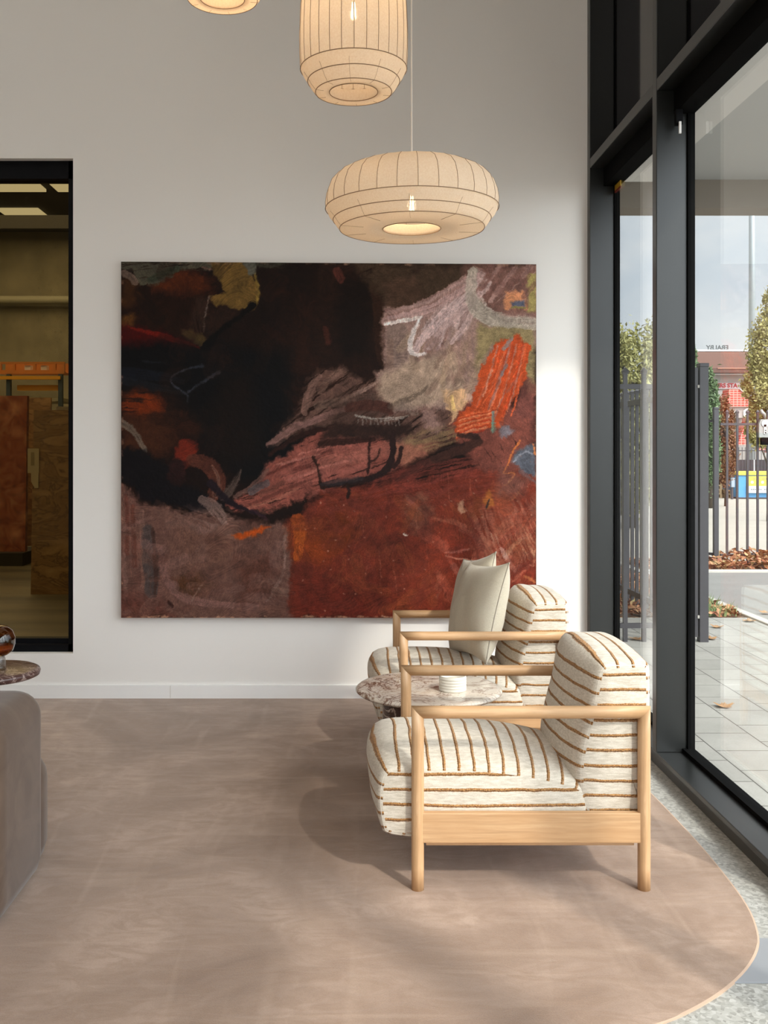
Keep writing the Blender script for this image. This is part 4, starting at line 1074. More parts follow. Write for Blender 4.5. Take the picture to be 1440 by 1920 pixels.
# ------------------------------------------------------------------ pendant lamps
def lamp(name, loc, prof, rings, nrib, rib_z, hole_r, collar, bulb_z, label, watts, top_z, nlow=10, group=None):
    watts *= 0.21
    t = empty(name, loc, label, 'pendant lamp', group)
    # faceted silk skin: slight scallop between the ribs
    seg = nrib*6; vs = []; fs = []
    zs = rib_z
    for (r, z) in prof:
        for k in range(seg):
            a = 2*PI*k/seg; ph = (k % 6)/6.0
            sc = 1-0.010*math.sin(PI*ph) if z > rib_z and r > 0.05 else 1.0
            vs.append((r*sc*math.cos(a), r*sc*math.sin(a), z))
    for j in range(len(prof)-1):
        for k in range(seg): k2 = (k+1) % seg; fs.append((j*seg+k, j*seg+k2, (j+1)*seg+k2, (j+1)*seg+k))
    link_mesh('lamp_shade', vs, fs, M_shade, t, True)
    for (r, z) in rings:
        bm = bmesh.new(); add_ring(bm, r, z, 0.0016, 120, 6); bm_obj('frame_ring', bm, M_wire, t, True)
    up = [(r, z) for r, z in prof if z >= rib_z-1e-6 and r > 0.03]
    for k in range(nrib):
        bm = bmesh.new(); a = 2*PI*k/nrib+0.0001; add_tube(bm, [(r*1.001*math.cos(a), r*1.001*math.sin(a), z) for r, z in up], 0.0011, 5, False); bm_obj('rib', bm, M_wire, t, True)
    dn = [(r, z) for r, z in prof if z <= rib_z+1e-6 and r >= hole_r]
    dn = dn[:5]
    for k in range(nlow):
        bm = bmesh.new(); a = 2*PI*(k+0.35)/nlow; add_tube(bm, [((r+0.0016)*math.cos(a), (r+0.0016)*math.sin(a), z-0.0012) for r, z in dn], 0.0006, 4, False); bm_obj('lower_seam', bm, M_wire, t, True)
    bm = bmesh.new(); add_tube(bm, [(0, 0, bulb_z+0.11), (0, 0, ZC-loc[2])], 0.0032, 8); bm_obj('cord', bm, M_cord, t)
    bm = bmesh.new(); add_lathe(bm, [(0, bulb_z+0.05), (0.018, bulb_z+0.05), (0.018, bulb_z+0.11), (0, bulb_z+0.115)], 20); bm_obj('socket', bm, M_socket, t)
    lathe('bulb', [(0, bulb_z-0.045), (0.018, bulb_z-0.040), (0.030, bulb_z-0.015), (0.028, bulb_z+0.015), (0.016, bulb_z+0.045), (0.013, bulb_z+0.052)], M_clearv, t, 24)
    bm = bmesh.new()
    for k in range(4):
        a = PI/2*k+0.3; add_tube(bm, [(0.009*math.cos(a), 0.009*math.sin(a), bulb_z-0.028), (0.006*math.cos(a+0.4), 0.006*math.sin(a+0.4), bulb_z+0.028)], 0.0016, 6)
    bm_obj('filament', bm, M_fil, t)
    lo_ = light('POINT', 'bulb_light', watts, (loc[0], loc[1], loc[2]+bulb_z), color=(1.0, 0.70, 0.43), shadow_soft_size=0.025)
    lathe('ceiling_cup', [(0, ZC-loc[2]), (0.05, ZC-loc[2]), (0.05, ZC-loc[2]-0.025), (0, ZC-loc[2]-0.03)], M_trim, t, 24)
    return t

LD = 4.0
disc = [(0.02,0.262),(0.06,0.262),(0.12,0.259),(0.19,0.253),(0.25,0.241),(0.30,0.217),(0.330,0.185),(0.345,0.145),(0.350,0.110),(0.348,0.082),
        (0.336,0.058),(0.318,0.038),(0.306,0.018),(0.292,0.002),(0.20,0.000),(0.118,0.002),(0.114,0.010),(0.113,0.045)]
lamp('pendant_lamp', ((772-647)*LD/1850, LD, 2.404), disc, [(0.350,0.082),(0.319,0.038),(0.293,0.002),(0.117,0.001)], 28, 0.08, 0.117, 0.04, 0.105,
     'wide flat cream silk pendant lamp hanging lowest, above the armchairs', 9.0, 0.26)
LB = 3.6
barrel = [(0.02,0.60),(0.10,0.598),(0.125,0.59),(0.150,0.56),(0.168,0.50),(0.184,0.42),(0.193,0.32),(0.197,0.22),(0.197,0.15),(0.195,0.11),(0.1935,0.084),
          (0.182,0.062),(0.167,0.040),(0.155,0.020),(0.139,0.001),(0.11,0.000),(0.089,0.002),(0.087,0.008),(0.086,0.042)]
brings = [(0.1940,0.084),(0.1675,0.040),(0.139,0.001),(0.088,0.001)]
lamp('pendant_lamp', ((663-647)*LB/1850, LB, 2.812), barrel, brings, 28, 0.082, 0.088, 0.04, 0.30,
     'tall barrel-shaped cream silk pendant lamp cut by the top picture edge', 9.0, 0.6)
LS = 3.92
lamp('pendant_lamp', ((417-647)*LS/1850, LS, 3.300), barrel, brings, 28, 0.082, 0.088, 0.04, 0.22,
     'glowing pendant lamp at the top left, only its lower rim in view', 20.0, 0.6)

# ------------------------------------------------------------------ outside: ground
def paver_b(t, p):
    P = t.pos()
    br = t.n('ShaderNodeTexBrick', offset=0.5, squash=1.0)
    mp_ = t.n('ShaderNodeMapping', inp={0: P}); mp_.inputs['Rotation'].default_value = (0, 0, PI/2); mp_.inputs['Location'].default_value = (0.0, 0.168, 0)
    t.nt.links.new(mp_.outputs[0], br.inputs['Vector'])
    br.inputs['Scale'].default_value = 1.0; br.inputs['Brick Width'].default_value = 0.31; br.inputs['Row Height'].default_value = 0.29
    br.inputs['Mortar Size'].default_value = 0.0035; br.inputs['Mortar Smooth'].default_value = 0.1
    br.inputs['Color1'].default_value = (*osr(206, 202, 192), 1); br.inputs['Color2'].default_value = (*osr(190, 186, 177), 1); br.inputs['Mortar'].default_value = (*osr(104, 98, 90), 1)
    n = t.noise(P, 2.5, 5, 0.6)
    c = t.mix(0.35, br.outputs['Color'], t.ramp(n, [(0.3, osr(150, 146, 136)), (0.7, osr(214, 210, 200))]), 'MIX')
    c = t.mix(t.ramp(t.noise(P, 120, 2), [(0.3, 0.25), (0.5, 0)]), c, osr(140, 136, 128))
    c = t.mix(br.outputs['Fac'], c, osr(96, 90, 82))
    return {'Base Color': c, 'Normal': t.bump(t.math('SUBTRACT', 1.0, br.outputs['Fac']), 0.5, 0.004)}
M_paver = mat('concrete_pavers', rough=0.85, build=paver_b)
def asph_b(t, p):
    P = t.pos(); n = t.noise(P, 160, 2); b = t.noise(t.pos((1, 3, 1)), 1.2, 4)
    c = t.mix(b, osr(150, 147, 142), osr(172, 169, 163))
    return {'Base Color': t.mix(t.ramp(n, [(0.35, 0.4), (0.55, 0)]), c, osr(110, 108, 104))}
M_asph = mat('worn_asphalt', rough=0.9, build=asph_b)
def park_b(t, p):
    b = t.noise(t.pos((0.5, 2, 1)), 0.8, 5)
    return {'Base Color': t.mix(b, osr(196, 186, 170), osr(218, 210, 196))}
M_park = mat('pale_yard_concrete', rough=0.9, build=park_b)
M_kerb = mat('kerb_concrete', osr(222, 216, 204), 0.85)
def mulch_b(t, p):
    P = t.pos(); v = t.n('ShaderNodeTexVoronoi', inp={'Vector': P, 'Scale': 28.0})
    return {'Base Color': t.ramp(v.outputs['Color'], [(0.1, osr(84, 66, 54)), (0.5, osr(132, 100, 78)), (0.9, osr(196, 150, 110))]), 'Normal': t.bump(v.outputs['Distance'], 1.0, 0.03)}
M_mulch = mat('leaf_mulch', rough=0.95, build=mulch_b)
o = struct(box('ground_far', -80, 120, -40, 200, -0.2, -0.03, M_park))
o = struct(box('ground_paving', XG+0.02, 3.66, -12, 8.95, -0.1, 0.0, M_paver))
o = struct(box('ground_mulch_bed', XG+0.4, 3.66, 8.95, 16.0, -0.1, -0.01, M_mulch))
o = struct(box('ground_road', 3.76, 30, -12, 12.38, -0.1, -0.01, M_asph))
o = struct(box('ground_fence_bed', 3.76, 30, 12.48, 13.5, -0.1, 0.0, M_mulch))
o = struct(box('trim_7', 3.66, 3.76, -12, 13.6, -0.1, 0.015, M_kerb, bev=0.01))
o = struct(box('trim_8', 3.76, 30, 12.38, 12.48, -0.1, 0.02, M_kerb, bev=0.01))

# canopy over the paving
M_sof = mat('white_soffit', osr(226, 226, 224), 0.7); M_fas = mat('tan_fascia', osr(168, 156, 142), 0.7)
CX1, CY0, CY1, CZ = 3.22, 4.4, 7.6, 3.60
bm = bmesh.new()
add_box(bm, XG+0.3, CX1, CY0, 5.54, CZ, CZ+0.25); add_box(bm, XG+0.3, CX1, 5.565, CY1, CZ, CZ+0.25)
struct(bm_obj('ceiling_canopy', bm, M_sof))
struct(box('trim_11', XG+0.3, CX1, 5.50, 5.60, CZ+0.03, CZ+0.06, M_black))
struct(box('trim_9', XG+0.3, CX1+0.9, CY1, CY1+0.25, 3.382, CZ+0.25, M_fas))
struct(box('trim_10', CX1, CX1+0.9, CY0, CY1, CZ-0.0, CZ+0.25, M_sof))

# ------------------------------------------------------------------ fences
M_fence = mat('charcoal_fence_steel', osr(74, 70, 74), 0.45)
def picket_bm(w, z0, z1):
    bm = bmesh.new(); h = w/2
    add_box(bm, -h, h, -h, h, z0, z1-0.055)
    # collar and spear cap
    add_box(bm, -h*1.35, h*1.35, -h*1.35, h*1.35, z1-0.055, z1-0.045)
    a = [bm.verts.new(p_) for p_ in ((-h*1.3,-h*1.3,z1-0.045),(h*1.3,-h*1.3,z1-0.045),(h*1.3,h*1.3,z1-0.045),(-h*1.3,h*1.3,z1-0.045))]
    b = [bm.verts.new(p_) for p_ in ((-h*1.5,-h*1.5,z1-0.03),(h*1.5,-h*1.5,z1-0.03),(h*1.5,h*1.5,z1-0.03),(-h*1.5,h*1.5,z1-0.03))]
    c = bm.verts.new((0, 0, z1))
    for i in range(4): bm.faces.new((a[i], a[(i+1)%4], b[(i+1)%4], b[i])); bm.faces.new((b[i], b[(i+1)%4], c))
    return bm
def fence(label, p0, p1, z0, z1, zr, pitch, pw, rail_h=0.035, first=0.0, name='steel_fence', cat='fence'):
    p0, p1 = Vector(p0), Vector(p1); d = p1-p0; L_ = d.length; a = math.atan2(d.y, d.x)
    t = empty(name, (p0.x, p0.y, 0), label, cat); t.rotation_euler = (0, 0, a)
    for z in zr: box('rail', 0, L_, -0.018, 0.018, z-rail_h/2, z+rail_h/2, M_fence, t)
    src = bm_obj('picket', picket_bm(pw, z0, z1), M_fence, t); src.location = (first, 0, 0)
    x = first+pitch
    while x < L_-0.02:
        c = src.copy(); col.objects.link(c); c.location = (x, 0, 0); x += pitch
    return t
GY = 7.82
def post(x, y, w, h, label):
    t = empty('fence_post', (x, y, 0), label, 'post')
    box('shaft', -w/2, w/2, -w/2, w/2, 0, h-0.03, M_fence, t)
    box('post_cap', -w/2-0.004, w/2+0.004, -w/2-0.004, w/2+0.004, h-0.03, h, M_fence, t, bev=0.004); return t
fence('charcoal steel gate with spear-topped bars seen through the narrow left pane', (1.85, GY, 0), (2.745, GY, 0), 0.0, 2.175, [0.127, 2.02], 0.148, 0.032, 0.038, first=0.073, name='steel_gate', cat='gate')
post(2.835, GY, 0.068, 2.205, 'tall thick charcoal gate post standing on the pavers')
o = box('gate_stile', 2.745, 2.79, GY-0.02, GY+0.05, 0.04, 2.17, M_fence); tag(o, 'dark gate stile hanging next to the thick gate post', 'gate stile')
for z in (0.20, 2.02): box('hinge', 2.785, 2.80, GY-0.03, GY-0.02, z-0.012, z+0.012, M_kerb, o)
fence('charcoal spear-topped fence running away behind the gate', (2.83, GY+0.12, 0), (2.75, 14.0, 0), 0.03, 2.12, [0.13, 1.98], 0.148, 0.030, 0.05, first=0.08)
post(4.94, 13.15, 0.060, 2.10, 'thinner charcoal fence post at the mulch bed across the road')
fence('charcoal spear-topped fence in front of the yard, right pane', (5.0, 13.15, 0), (8.4, 13.15, 0), 0.02, 2.07, [0.13, 1.875], 0.136, 0.026, 0.032, first=0.09)
fence('short charcoal fence return left of the thinner post', (4.3, 13.75, 0), (4.92, 13.2, 0), 0.06, 2.12, [0.14, 1.92], 0.136, 0.026, 0.032, first=0.05)

# key sign on the yard fence
kx_ = (1434-647)/1850*13.05
ks = empty('key_box', (kx_, 13.05, 0), 'pale grey box with a white key emblem hung on the yard fence', 'key box')
M_kp = mat('pale_grey_plate', osr(186, 184, 178), 0.5); M_wh = mat('white_enamel', osr(240, 240, 236), 0.4)
zc = lambda y: 1.5+(848-y)/1850*13.05
pl = [(-0.075, zc(820)), (-0.075, zc(795)), (-0.05, zc(786)), (0.05, zc(786)), (0.075, zc(795)), (0.075, zc(820))]
n_ = len(pl); link_mesh('plate', [(x, 0.0, z) for x, z in pl]+[(x, 0.05, z) for x, z in pl], [tuple(range(n_)), tuple(range(2*n_-1, n_-1, -1))]+[(i, (i+1) % n_, n_+(i+1) % n_, n_+i) for i in range(n_)], M_kp, ks)
bm = bmesh.new()
for k in range(20): pass
add_tube(bm, [(0.0, -0.004, zc(794)), (0.0, -0.010, zc(794))], 0.046, 24); add_box(bm, -0.016, 0.016, -0.010, -0.003, zc(814), zc(796)); add_box(bm, -0.002, 0.03, -0.010, -0.003, zc(813), zc(810)); add_box(bm, -0.002, 0.026, -0.010, -0.003, zc(808), zc(806))
bm_obj('key_emblem', bm, M_wh, ks)
box('padlock', -0.045, 0.045, -0.01, 0.04, zc(834), zc(821), M_black, ks)
bm = bmesh.new(); add_tube(bm, [(-0.05, 0.0, zc(768)), (-0.04, -0.01, zc(774)), (-0.01, -0.01, zc(777)), (0.0, 0, zc(785))], [0.016, 0.026, 0.022, 0.012], 10); bm_obj('bent_tab', bm, M_kp, ks, True)

# ------------------------------------------------------------------ trees
random.seed(5)
def leaf_mat(name, c1, c2, c3):
    def b(t, p):
        n = t.noise(t.pos(), 2.2, 3, 0.6); f = t.noise(t.pos(), 23, 2)
        c = t.ramp(n, [(0.3, c1), (0.55, c2), (0.75, c3)])
        return {'Base Color': t.mix(0.4, c, t.ramp(f, [(0.3, c1), (0.7, c3)]))}
    return mat(name, rough=0.6, build=b, Transmission_Weight=0.0)
M_lf1 = leaf_mat('olive_leaves', srgb(98, 98, 54), srgb(136, 134, 78), srgb(176, 168, 104))
M_lf2 = leaf_mat('green_leaves', srgb(60, 82, 50), srgb(86, 108, 68), srgb(116, 134, 90))
M_lf3 = leaf_mat('russet_leaves', srgb(92, 58, 40), srgb(132, 76, 50), srgb(120, 110, 60))
M_lf4 = leaf_mat('yellow_leaves', srgb(108, 102, 56), srgb(150, 142, 82), srgb(190, 180, 118))
M_bark = mat('grey_bark', osr(96, 84, 70), 0.9)
def tree(x, y, blobs, n, leaf, m, label, trunk_h, tr=0.09, group=None):
    t = empty('tree', (x, y, -0.03), label, 'tree', group)
    bm = bmesh.new(); add_tube(bm, [(0, 0, 0), (0.03, 0, trunk_h*0.5), (-0.02, 0.02, trunk_h)], [tr, tr*0.8, tr*0.5], 10)
    for k in range(9):
        bx, by, bz, rx, rz = random.choice(blobs)
        add_tube(bm, [(0, 0, trunk_h*random.uniform(0.4, 0.9)), (bx*0.5, by*0.5, bz*0.8), (bx+random.uniform(-.5, .5)*rx, by, bz+rz*0.5)], [tr*0.4, tr*0.25, 0.008], 6)
    bm_obj('trunk', bm, M_bark, t, True)
    vs, fs = [], []
    tw = sum(b[3]*b[3]*b[4] for b in blobs)
    for (bx, by, bz, rx, rz) in blobs:
        cnt = int(n*rx*rx*rz/tw)
        cl_ = [(random.gauss(0, 1), random.gauss(0, 1), random.gauss(0, 1)) for _ in range(max(12, cnt//26))]
        for i in range(cnt):
            c = cl_[i % len(cl_)]; l = math.sqrt(c[0]**2+c[1]**2+c[2]**2); rad = 0.62+0.38*((i % len(cl_))*0.618 % 1)
            p_ = Vector((bx+c[0]/l*rx*rad+random.gauss(0, 0.10)*rx*1.3, by+c[1]/l*rx*rad+random.gauss(0, 0.10)*rx*1.3, bz+c[2]/l*rz*rad+random.gauss(0, 0.10)*rz*1.3))
            a = Vector((random.gauss(0, 1), random.gauss(0, 1), random.gauss(0, 0.6))).normalized(); b = a.orthogonal().normalized(); b.rotate(Matrix.Rotation(random.uniform(0, 6.28), 3, a)); s_ = leaf*random.uniform(0.6, 1.3)
            k = len(vs); c_ = a.cross(b)
            vs += [p_-b*s_, p_+c_*s_*0.45+a*s_*0.15, p_+b*s_, p_-c_*s_*0.45+a*s_*0.15]; fs.append((k, k+1, k+2, k+3))
    link_mesh('crown', vs, fs, m, t); return t
def PX(px, Y): return (px-647)/1850*Y
def PZ(py, Y): return 1.5+(848-py)/1850*Y
tree(PX(1188, 20), 20, [(0, 0, 3.1, 0.62, 0.95), (-0.35, 0.1, 3.3, 0.4, 0.75), (0.38, 0, 3.4, 0.38, 0.8), (0, 0, 1.9, 0.75, 0.9), (-0.1, 0.2, 2.4, 0.8, 0.8), (-1.0, 0.6, 2.6, 0.7, 1.2), (0, 0, 1.1, 0.85, 0.8)], 24000, 0.055, M_lf1, 'olive-green tree behind the gate in the narrow left pane', 2.4)
tree(PX(1300, 30), 30, [(0, 0, 3.3, 0.20, 1.1), (-0.3, 0, 2.5, 0.3, 1.2), (0.05, 0, 4.2, 0.09, 0.6)], 5000, 0.06, M_lf2, 'green tree peeking just left of the thick gate post top', 2.4)
tree(PX(1331, 27), 27, [(0, 0, 2.5, 0.24, 1.2), (0.0, 0, 3.25, 0.15, 0.6), (0.0, 0, 1.4, 0.26, 0.9)], 8000, 0.055, M_lf2, 'narrow green tree just right of the thick gate post', 2.4)
tree(PX(1361, 28), 28, [(0, 0, 2.25, 0.26, 0.8), (0.0, 0, 1.4, 0.3, 0.8), (-0.10, 0, 2.7, 0.15, 0.4)], 5000, 0.05, M_lf3, 'small russet-leaved tree in front of the red tiled gable', 2.0, 0.05)
tree(PX(1441, 22), 22, [(0, 0, 3.7, 0.42, 0.95), (-0.30, 0, 2.95, 0.30, 0.45), (-0.12, 0.1, 2.2, 0.32, 0.6), (0.3, 0, 2.8, 0.5, 1.0), (0.1, 0, 4.7, 0.22, 0.6), (-0.36, 0, 2.1, 0.2, 0.3)], 20000, 0.045, M_lf4, 'yellow-green autumn tree at the right picture edge', 2.6, 0.05)

# ------------------------------------------------------------------ far yard: building, pole, skip, pallets, fence
FB = 60.0
bd = empty('stadium_building', (PX(1390, FB), FB, 0), 'brown-roofed building with a lettered sign and red tiled gables beyond the yard', 'building')
M_broof = mat('brown_metal_roof', osr(124, 84, 68), 0.7); M_bdark = mat('brown_fascia', osr(108, 72, 60), 0.7); M_bwall = mat('pale_render', osr(196, 190, 184), 0.8)
M_pink = mat('pale_pink_sign', osr(232, 214, 214), 0.6); M_red = mat('red_letters', osr(196, 52, 60), 0.6)
def rtile(t, p):
    br = t.n('ShaderNodeTexBrick', offset=0.0); mp_ = t.n('ShaderNodeMapping', inp={0: t.obj()}); mp_.inputs['Rotation'].default_value = (PI/2, 0, 0); t.nt.links.new(mp_.outputs[0], br.inputs['Vector'])
    br.inputs['Scale'].default_value = 1.0; br.inputs['Brick Width'].default_value = 0.22; br.inputs['Row Height'].default_value = 0.14; br.inputs['Mortar Size'].default_value = 0.02
    br.inputs['Color1'].default_value = (*osr(232, 84, 66), 1); br.inputs['Color2'].default_value = (*osr(214, 64, 52), 1); br.inputs['Mortar'].default_value = (*osr(246, 176, 160), 1)
    return {'Base Color': br.outputs['Color']}
M_tile = mat('red_tiles', rough=0.6, build=rtile)
ox = bd.location.x
def bb(name, px0_, px1_, py0_, py1_, y0, y1, m): return box(name, PX(px0_, FB)-ox, PX(px1_, FB)-ox, y0, y1, PZ(py1_, FB), PZ(py0_, FB), m, bd)
bb('main_wall', 1290, 1480, 700, 890, 0.6, 8, M_bwall)
# sloping roof plane
za, zb = PZ(692, FB), PZ(659, FB+3)
link_mesh('roof', [(PX(1290,FB)-ox, -0.4, za), (PX(1480,FB)-ox, -0.4, za), (PX(1480,FB)-ox, 3.0, zb), (PX(1290,FB)-ox, 3.0, zb), (PX(1290,FB)-ox, 8, za), (PX(1480,FB)-ox, 8, za)], [(0,1,2,3),(3,2,5,4),(0,3,4),(1,5,2),(0,4,5,1)], M_broof, bd)
box('ridge_cap', PX(1290, FB)-ox, PX(1480, FB)-ox+2, 2.9, 3.1, zb, PZ(656, FB+3), M_trim, bd)
bb('gutter', 1340, 1480, 691, 692.5, -0.5, -0.35, mat('orange_gutter', osr(214, 150, 124), 0.6))
bb('fascia', 1290, 1480, 692.5, 700, -0.45, -0.2, M_bdark)
bb('eave_band', 1290, 1480, 701, 703, -0.3, 0.6, M_bwall)
bb('sign_board', 1345, 1392, 717, 728, 0.45, 0.58, M_pink)
def text_obj(name, s_, size, loc, m, parent, rot=(PI/2, 0, 0), sx=1.0):
    c = bpy.data.curves.new(name, 'FONT'); c.body = s_; c.size = size; c.extrude = 0.01; c.offset = 0.012
    o = bpy.data.objects.new(name+'_curve', c); col.objects.link(o)
    dg = bpy.context.evaluated_depsgraph_get(); me_ = bpy.data.meshes.new_from_object(o.evaluated_get(dg)); bpy.data.objects.remove(o)
    me_.materials.append(m); r = bpy.data.objects.new(name, me_); r.location = loc; r.rotation_euler = rot; r.scale = (sx, 1, 1); r.parent = parent; col.objects.link(r); return r
text_obj('sign_lettering', 'ERS STA', 0.36, (PX(1349, FB)-ox, 0.43, PZ(725.5, FB)), M_red, bd, sx=0.98)
text_obj('roof_lettering', 'EBALBY', 0.42, (PX(1366, FB+3)-ox, 3.0, PZ(656, FB+3)), mat('dark_roof_letters', osr(96, 100, 100), 0.7), bd, sx=-1.0)
def gable(name, P, y0, y1, m):
    n = len(P); Q = [(PX(a, FB)-ox, PZ(b, FB)) for a, b in P]
    link_mesh(name, [(x, y0, z) for x, z in Q]+[(x, y1, z) for x, z in Q], [tuple(range(n))[::-1], tuple(range(n, 2*n))]+[(i, (i+1)%n, n+(i+1)%n, n+i) for i in range(n)], m, bd)
gable('tiled_gable', [(1344,765),(1348,733),(1366,733),(1374,740),(1401,765)], -1.6, -0.6, M_tile)
gable('gable_trim', [(1401,765),(1374,740),(1366,733),(1369,732),(1376,738),(1404,765)], -1.7, -0.6, M_kerb)
gable('tiled_gable', [(1356,835),(1366,806),(1376,792),(1404,800),(1406,846),(1392,846),(1392,834)], -2.2, -1.2, M_tile)
gable('tiled_gable', [(1376,785),(1404,785),(1404,800),(1376,792)], -2.0, -1.2, M_tile)
bb('window_band', 1344, 1401, 765, 785, -1.4, 0.4, M_bwall)
gable('arched_window', [(1376,783),(1376,772),(1381,768),(1388,768),(1393,772),(1393,783)], -1.5, -1.39, M_trim)
gable('tiled_gable', [(1416,848),(1422,818),(1445,812),(1445,852)], -2.2, -1.2, M_tile)

o = empty('light_pole', (PX(1410, 48), 48, 0), 'tall pale grey floodlight pole rising out of the trees', 'light pole')
bm = bmesh.new(); add_tube(bm, [(0, 0, 0), (0, 0, 26)], [0.17, 0.12], 16); bm_obj('shaft', bm, mat('galvanised', osr(196, 204, 208), 0.35, 0.4), o, True)
bm = bmesh.new(); add_box(bm, -1.2, 1.2, -0.1, 0.1, 26, 27.4); bm_obj('lamp_head', bm, M_bwall, o)

SKY_ = 32.4
sk = empty('skip_bin', (PX(1381, SKY_), SKY_, -0.03), 'blue skip bin with a yellow rim and printed panel in the yard', 'skip bin')
M_blue = mat('skip_blue', srgb(84, 150, 196), 0.5); M_by = mat('skip_yellow', srgb(226, 194, 70), 0.5)
h = lambda y: PZ(y, SKY_)+0.03
bm = bmesh.new(); zt_, zb_ = h(891), h(933)
vs = [(0.04,0,zb_),(3.5,0,zb_),(3.5,1.6,zb_),(0.04,1.6,zb_),(0,-0.08,zt_),(3.6,-0.08,zt_),(3.6,1.7,zt_),(0,1.7,zt_)]
vv = [bm.verts.new(p_) for p_ in vs]
for f in ((3,2,1,0),(0,1,5,4),(1,2,6,5),(2,3,7,6),(3,0,4,7),(4,5,6,7)): bm.faces.new([vv[i] for i in f])
bm_obj('bin_body', bm, M_blue, sk)
box('rim', -0.03, 3.63, -0.14, 1.72, h(890.5), h(885), M_by, sk)
box('bottom_edge', 0.0, 3.55, -0.06, 1.6, h(934.5), h(932.5), M_fence, sk)
a_ = 0.335
box('panel_yellow', a_, 3.2, -0.125, -0.09, h(911), h(892.5), M_by, sk); box('panel_white', a_, 3.2, -0.125, -0.09, h(924), h(911), M_wh, sk)
M_ink = mat('grey_ink', osr(130, 140, 150), 0.7)
bm = bmesh.new()
for x in (0.46, 0.80, 1.15, 1.5, 1.85): add_tube(bm, [(x, -0.125, h(904)), (x, -0.132, h(904))], 0.05, 16)
bm_obj('panel_roundels', bm, M_wh, sk)
bm = bmesh.new()
for i, x in enumerate(np.arange(0.42, 2.9, 0.062)):
    if i % 7 == 6: continue
    add_box(bm, x, x+0.035, -0.131, -0.125, h(918.5), h(916.2))
for i, x in enumerate(np.arange(0.50, 2.9, 0.05)):
    if i % 6 == 5: continue
    add_box(bm, x, x+0.03, -0.131, -0.125, h(898.6), h(897))
bm_obj('panel_print', bm, M_ink, sk)

M_pallet = mat('pallet_pine', osr(196, 168, 128), 0.8)
def pallet(loc, label, w_=0.56):
    t = empty('pallet', loc, label, 'pallet', 'pallets stacked in the yard')
    for k in range(5): box('top_board', 0, w_, 0.22*k, 0.22*k+0.13, 0.115, 0.14, M_pallet, t)
    for x in (0.0, w_/2-0.04, w_-0.08): box('bearer', x, x+0.08, 0, 1.0, 0.02, 0.115, M_pallet, t)
    for k in (0, 2, 4): box('bottom_board', 0, w_, 0.22*k, 0.22*k+0.13, 0.0, 0.02, M_pallet, t)
    return t
SPY = 33.0; xp = PX(1323, SPY)
p0_ = pallet((xp, SPY, -0.03), 'pine pallet at the bottom of the left stack by the blue skip')
names = ['second from the bottom', 'third from the bottom', 'third from the top', 'second from the top', 'topmost']
for i in range(5):
    c = copy_tree(p0_); c.location = (xp+0.02*((i*7) % 3-1), SPY, -0.03+0.142*(i+1)); c['label'] = 'pine pallet in the left stack by the blue skip, %s' % names[i]
q0 = copy_tree(p0_); q0.location = (PX(1359, SPY-0.2)+0.04, SPY-0.2, -0.03); q0.scale = (0.28, 1, 1); q0['label'] = 'lower pallet of the short stack next to the blue skip'
q1 = copy_tree(p0_); q1.location = (PX(1359, SPY-0.2)+0.04, SPY-0.2, 0.112); q1.scale = (0.26, 1, 1); q1['label'] = 'upper pallet of the short stack next to the blue skip'
o = box('utility_cabinet', PX(1359, 34.4), PX(1370, 34.4), 34.4, 34.7, -0.03, PZ(888, 34.4), mat('mauve_grey_paint', osr(118, 104, 106), 0.7)); tag(o, 'mauve-grey cabinet standing behind the short pallet stack', 'cabinet')
o = empty('meter_box', (PX(1374.5, 32.0), 32.0, -0.03), 'small pale blue box on a grey post beside the skip', 'meter box')
box('post', -0.03, 0.03, 0.05, 0.11, 0, 0.5, M_fence, o); box('housing', -0.055, 0.06, 0, 0.05, PZ(910, 33), PZ(893, 33), mat('pale_blue_case', osr(176, 192, 206), 0.5), o, bev=0.01)
FY = 37.0
fence('distant dark picket fence with mesh screening behind the skip', (PX(1318, FY), FY, 0), (PX(1470, FY), FY, 0), -0.03, PZ(838, FY), [PZ(845, FY), PZ(884, FY)], 0.12, 0.016, 0.04, first=0.03)
o = box('mesh_screen', PX(1318, FY), PX(1470, FY), FY+0.05, FY+0.08, 0.1, PZ(862, FY), mat('charcoal_mesh', osr(92, 84, 86), 0.9)); tag(o, 'dark mesh screen fixed behind the distant picket fence', 'screen')
for i, px_ in enumerate((1373, 1414)):
    bm = bmesh.new(); add_tube(bm, [(0, 0, 0), (0, 0, PZ(832 if i == 0 else 862, 36.6)+0.03)], 0.018, 8)
    o = bm_obj('white_pole', bm, M_trim, None, loc=(PX(px_, 36.6), 36.6, -0.03)); tag(o, ['taller thin white pole by the left end of the skip', 'shorter thin white pole above the printed skip panel'][i], 'pole', 'thin white yard poles')

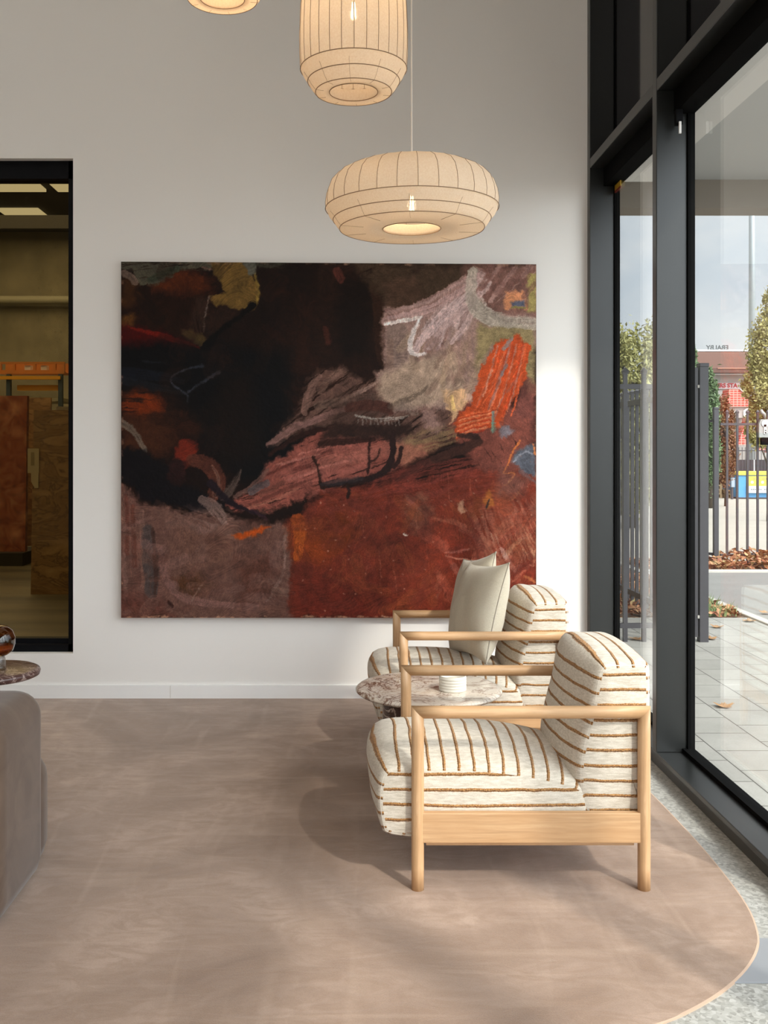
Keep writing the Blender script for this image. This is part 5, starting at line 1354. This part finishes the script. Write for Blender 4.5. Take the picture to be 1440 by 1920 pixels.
# planting and litter in the bed by the fence (uncountable)
vs, fs = [], []
random.seed(11)
def litter(x0, x1, y0, y1, n, hmax, s0=0.04, bump=None):
    for _ in range(n):
        x, y = random.uniform(x0, x1), random.uniform(y0, y1); z = random.uniform(0.005, hmax)*(bump(x) if bump else 1)
        a = Vector((random.gauss(0, .6), random.gauss(0, .6), 1)).normalized(); b = a.orthogonal(); b.rotate(Matrix.Rotation(random.uniform(0, 6.28), 3, a)); c = a.cross(b); s_ = s0*random.uniform(0.5, 1.3)
        k = len(vs); P = Vector((x, y, z+0.005)); vs.extend([P-b*s_, P+c*s_*0.5, P+b*s_, P-c*s_*0.5]); fs.append((k, k+1, k+2, k+3))
litter(3.8, 8.2, 12.5, 13.4, 2600, 0.20, 0.045, lambda x: 0.35+0.65*max(0, math.sin((x-4.7)*2.2)))
def fl(t, p):
    return {'Base Color': t.ramp(t.noise(t.pos(), 9, 3, 0.8), [(0.3, osr(120, 62, 50)), (0.45, osr(196, 120, 80)), (0.55, osr(222, 170, 120)), (0.7, osr(170, 168, 108))])}
M_fl = mat('fallen_leaf', rough=0.7, build=fl)
o = link_mesh('leaf_litter', vs, fs, M_fl); tag(o, 'drift of russet plants and fallen leaves along the yard fence', 'leaf litter', kind='stuff')
vs, fs = [], []
litter(2.5, 3.64, 9.0, 12.0, 1600, 0.05, 0.035)
o = link_mesh('bark_litter', vs, fs, M_fl); tag(o, 'scattered leaves on the mulch bed beside the kerb', 'leaf litter', kind='stuff')
vs, fs = [], []
for _ in range(900):
    x, y = random.gauss(3.25, 0.16), random.uniform(9.0, 10.1); hh = random.uniform(0.04, 0.16)
    k = len(vs); dx, dy = random.gauss(0, 0.04), random.gauss(0, 0.03)
    vs.extend([Vector((x-0.006, y, 0)), Vector((x+0.006, y, 0)), Vector((x+dx, y+dy, hh))]); fs.append((k, k+1, k+2))
o = link_mesh('ground_cover', vs, fs, mat('ground_cover_green', osr(136, 160, 98), 0.7)); tag(o, 'low green ground cover at the foot of the thick gate post', 'ground cover', kind='stuff')

# single fallen leaves on the paving
def leaf_mesh():
    pts_ = []
    for k in range(40):
        a = 2*PI*k/40; r = 0.055*(0.55+0.45*abs(math.cos(2.5*a)))*(1.15 if k % 2 else 0.9); pts_.append((r*math.cos(a), r*math.sin(a)))
    V_ = [(0, 0, 0.004)]+[(x, y, 0.004+6*(x*x)+2.0*y*y) for x, y in pts_]
    V2 = [(x, y, z+0.001) for x, y, z in V_]; n = 41
    F_ = [(0, (k % 40)+1, (k+1) % 40+1) for k in range(40)]+[(n, n+(k+1) % 40+1, n+(k % 40)+1) for k in range(40)]
    F_ += [((k % 40)+1, n+(k % 40)+1, n+(k+1) % 40+1, (k+1) % 40+1) for k in range(40)]
    return V_+V2, F_
V_, F_ = leaf_mesh()
M_leaf = mat('tan_leaf', osr(206, 158, 108), 0.7)
spots = [(1357,1326,'curled tan leaf on the pavers in the middle of the right pane'),(1405,1166,'pale tan leaf on the pavers near the kerb'),(1345,1177,'reddish leaf on the pavers between gate post and kerb'),(1331,1199,'orange leaf at the foot of the thick gate post'),(1436,1150,'tan leaf lying on the road at the right picture edge'),(1193,1200,'small tan leaf on the pavers below the gate in the left pane'),(1156,1124,'brown leaf beneath the fence beside the white wall'),(1186,1140,'brown leaf under the fence behind the gate')]
first = None
for i, (a, b, lb) in enumerate(spots):
    Y = 1850*1.5/(b-848)
    if first is None: o = link_mesh('fallen_leaf', V_, F_, M_leaf); first = o
    else: o = first.copy(); col.objects.link(o)
    o.location = (PX(a, Y), Y, 0.001); o.rotation_euler = (0, 0, i*1.3); tag(o, lb, 'leaf', 'fallen leaves on the paving')
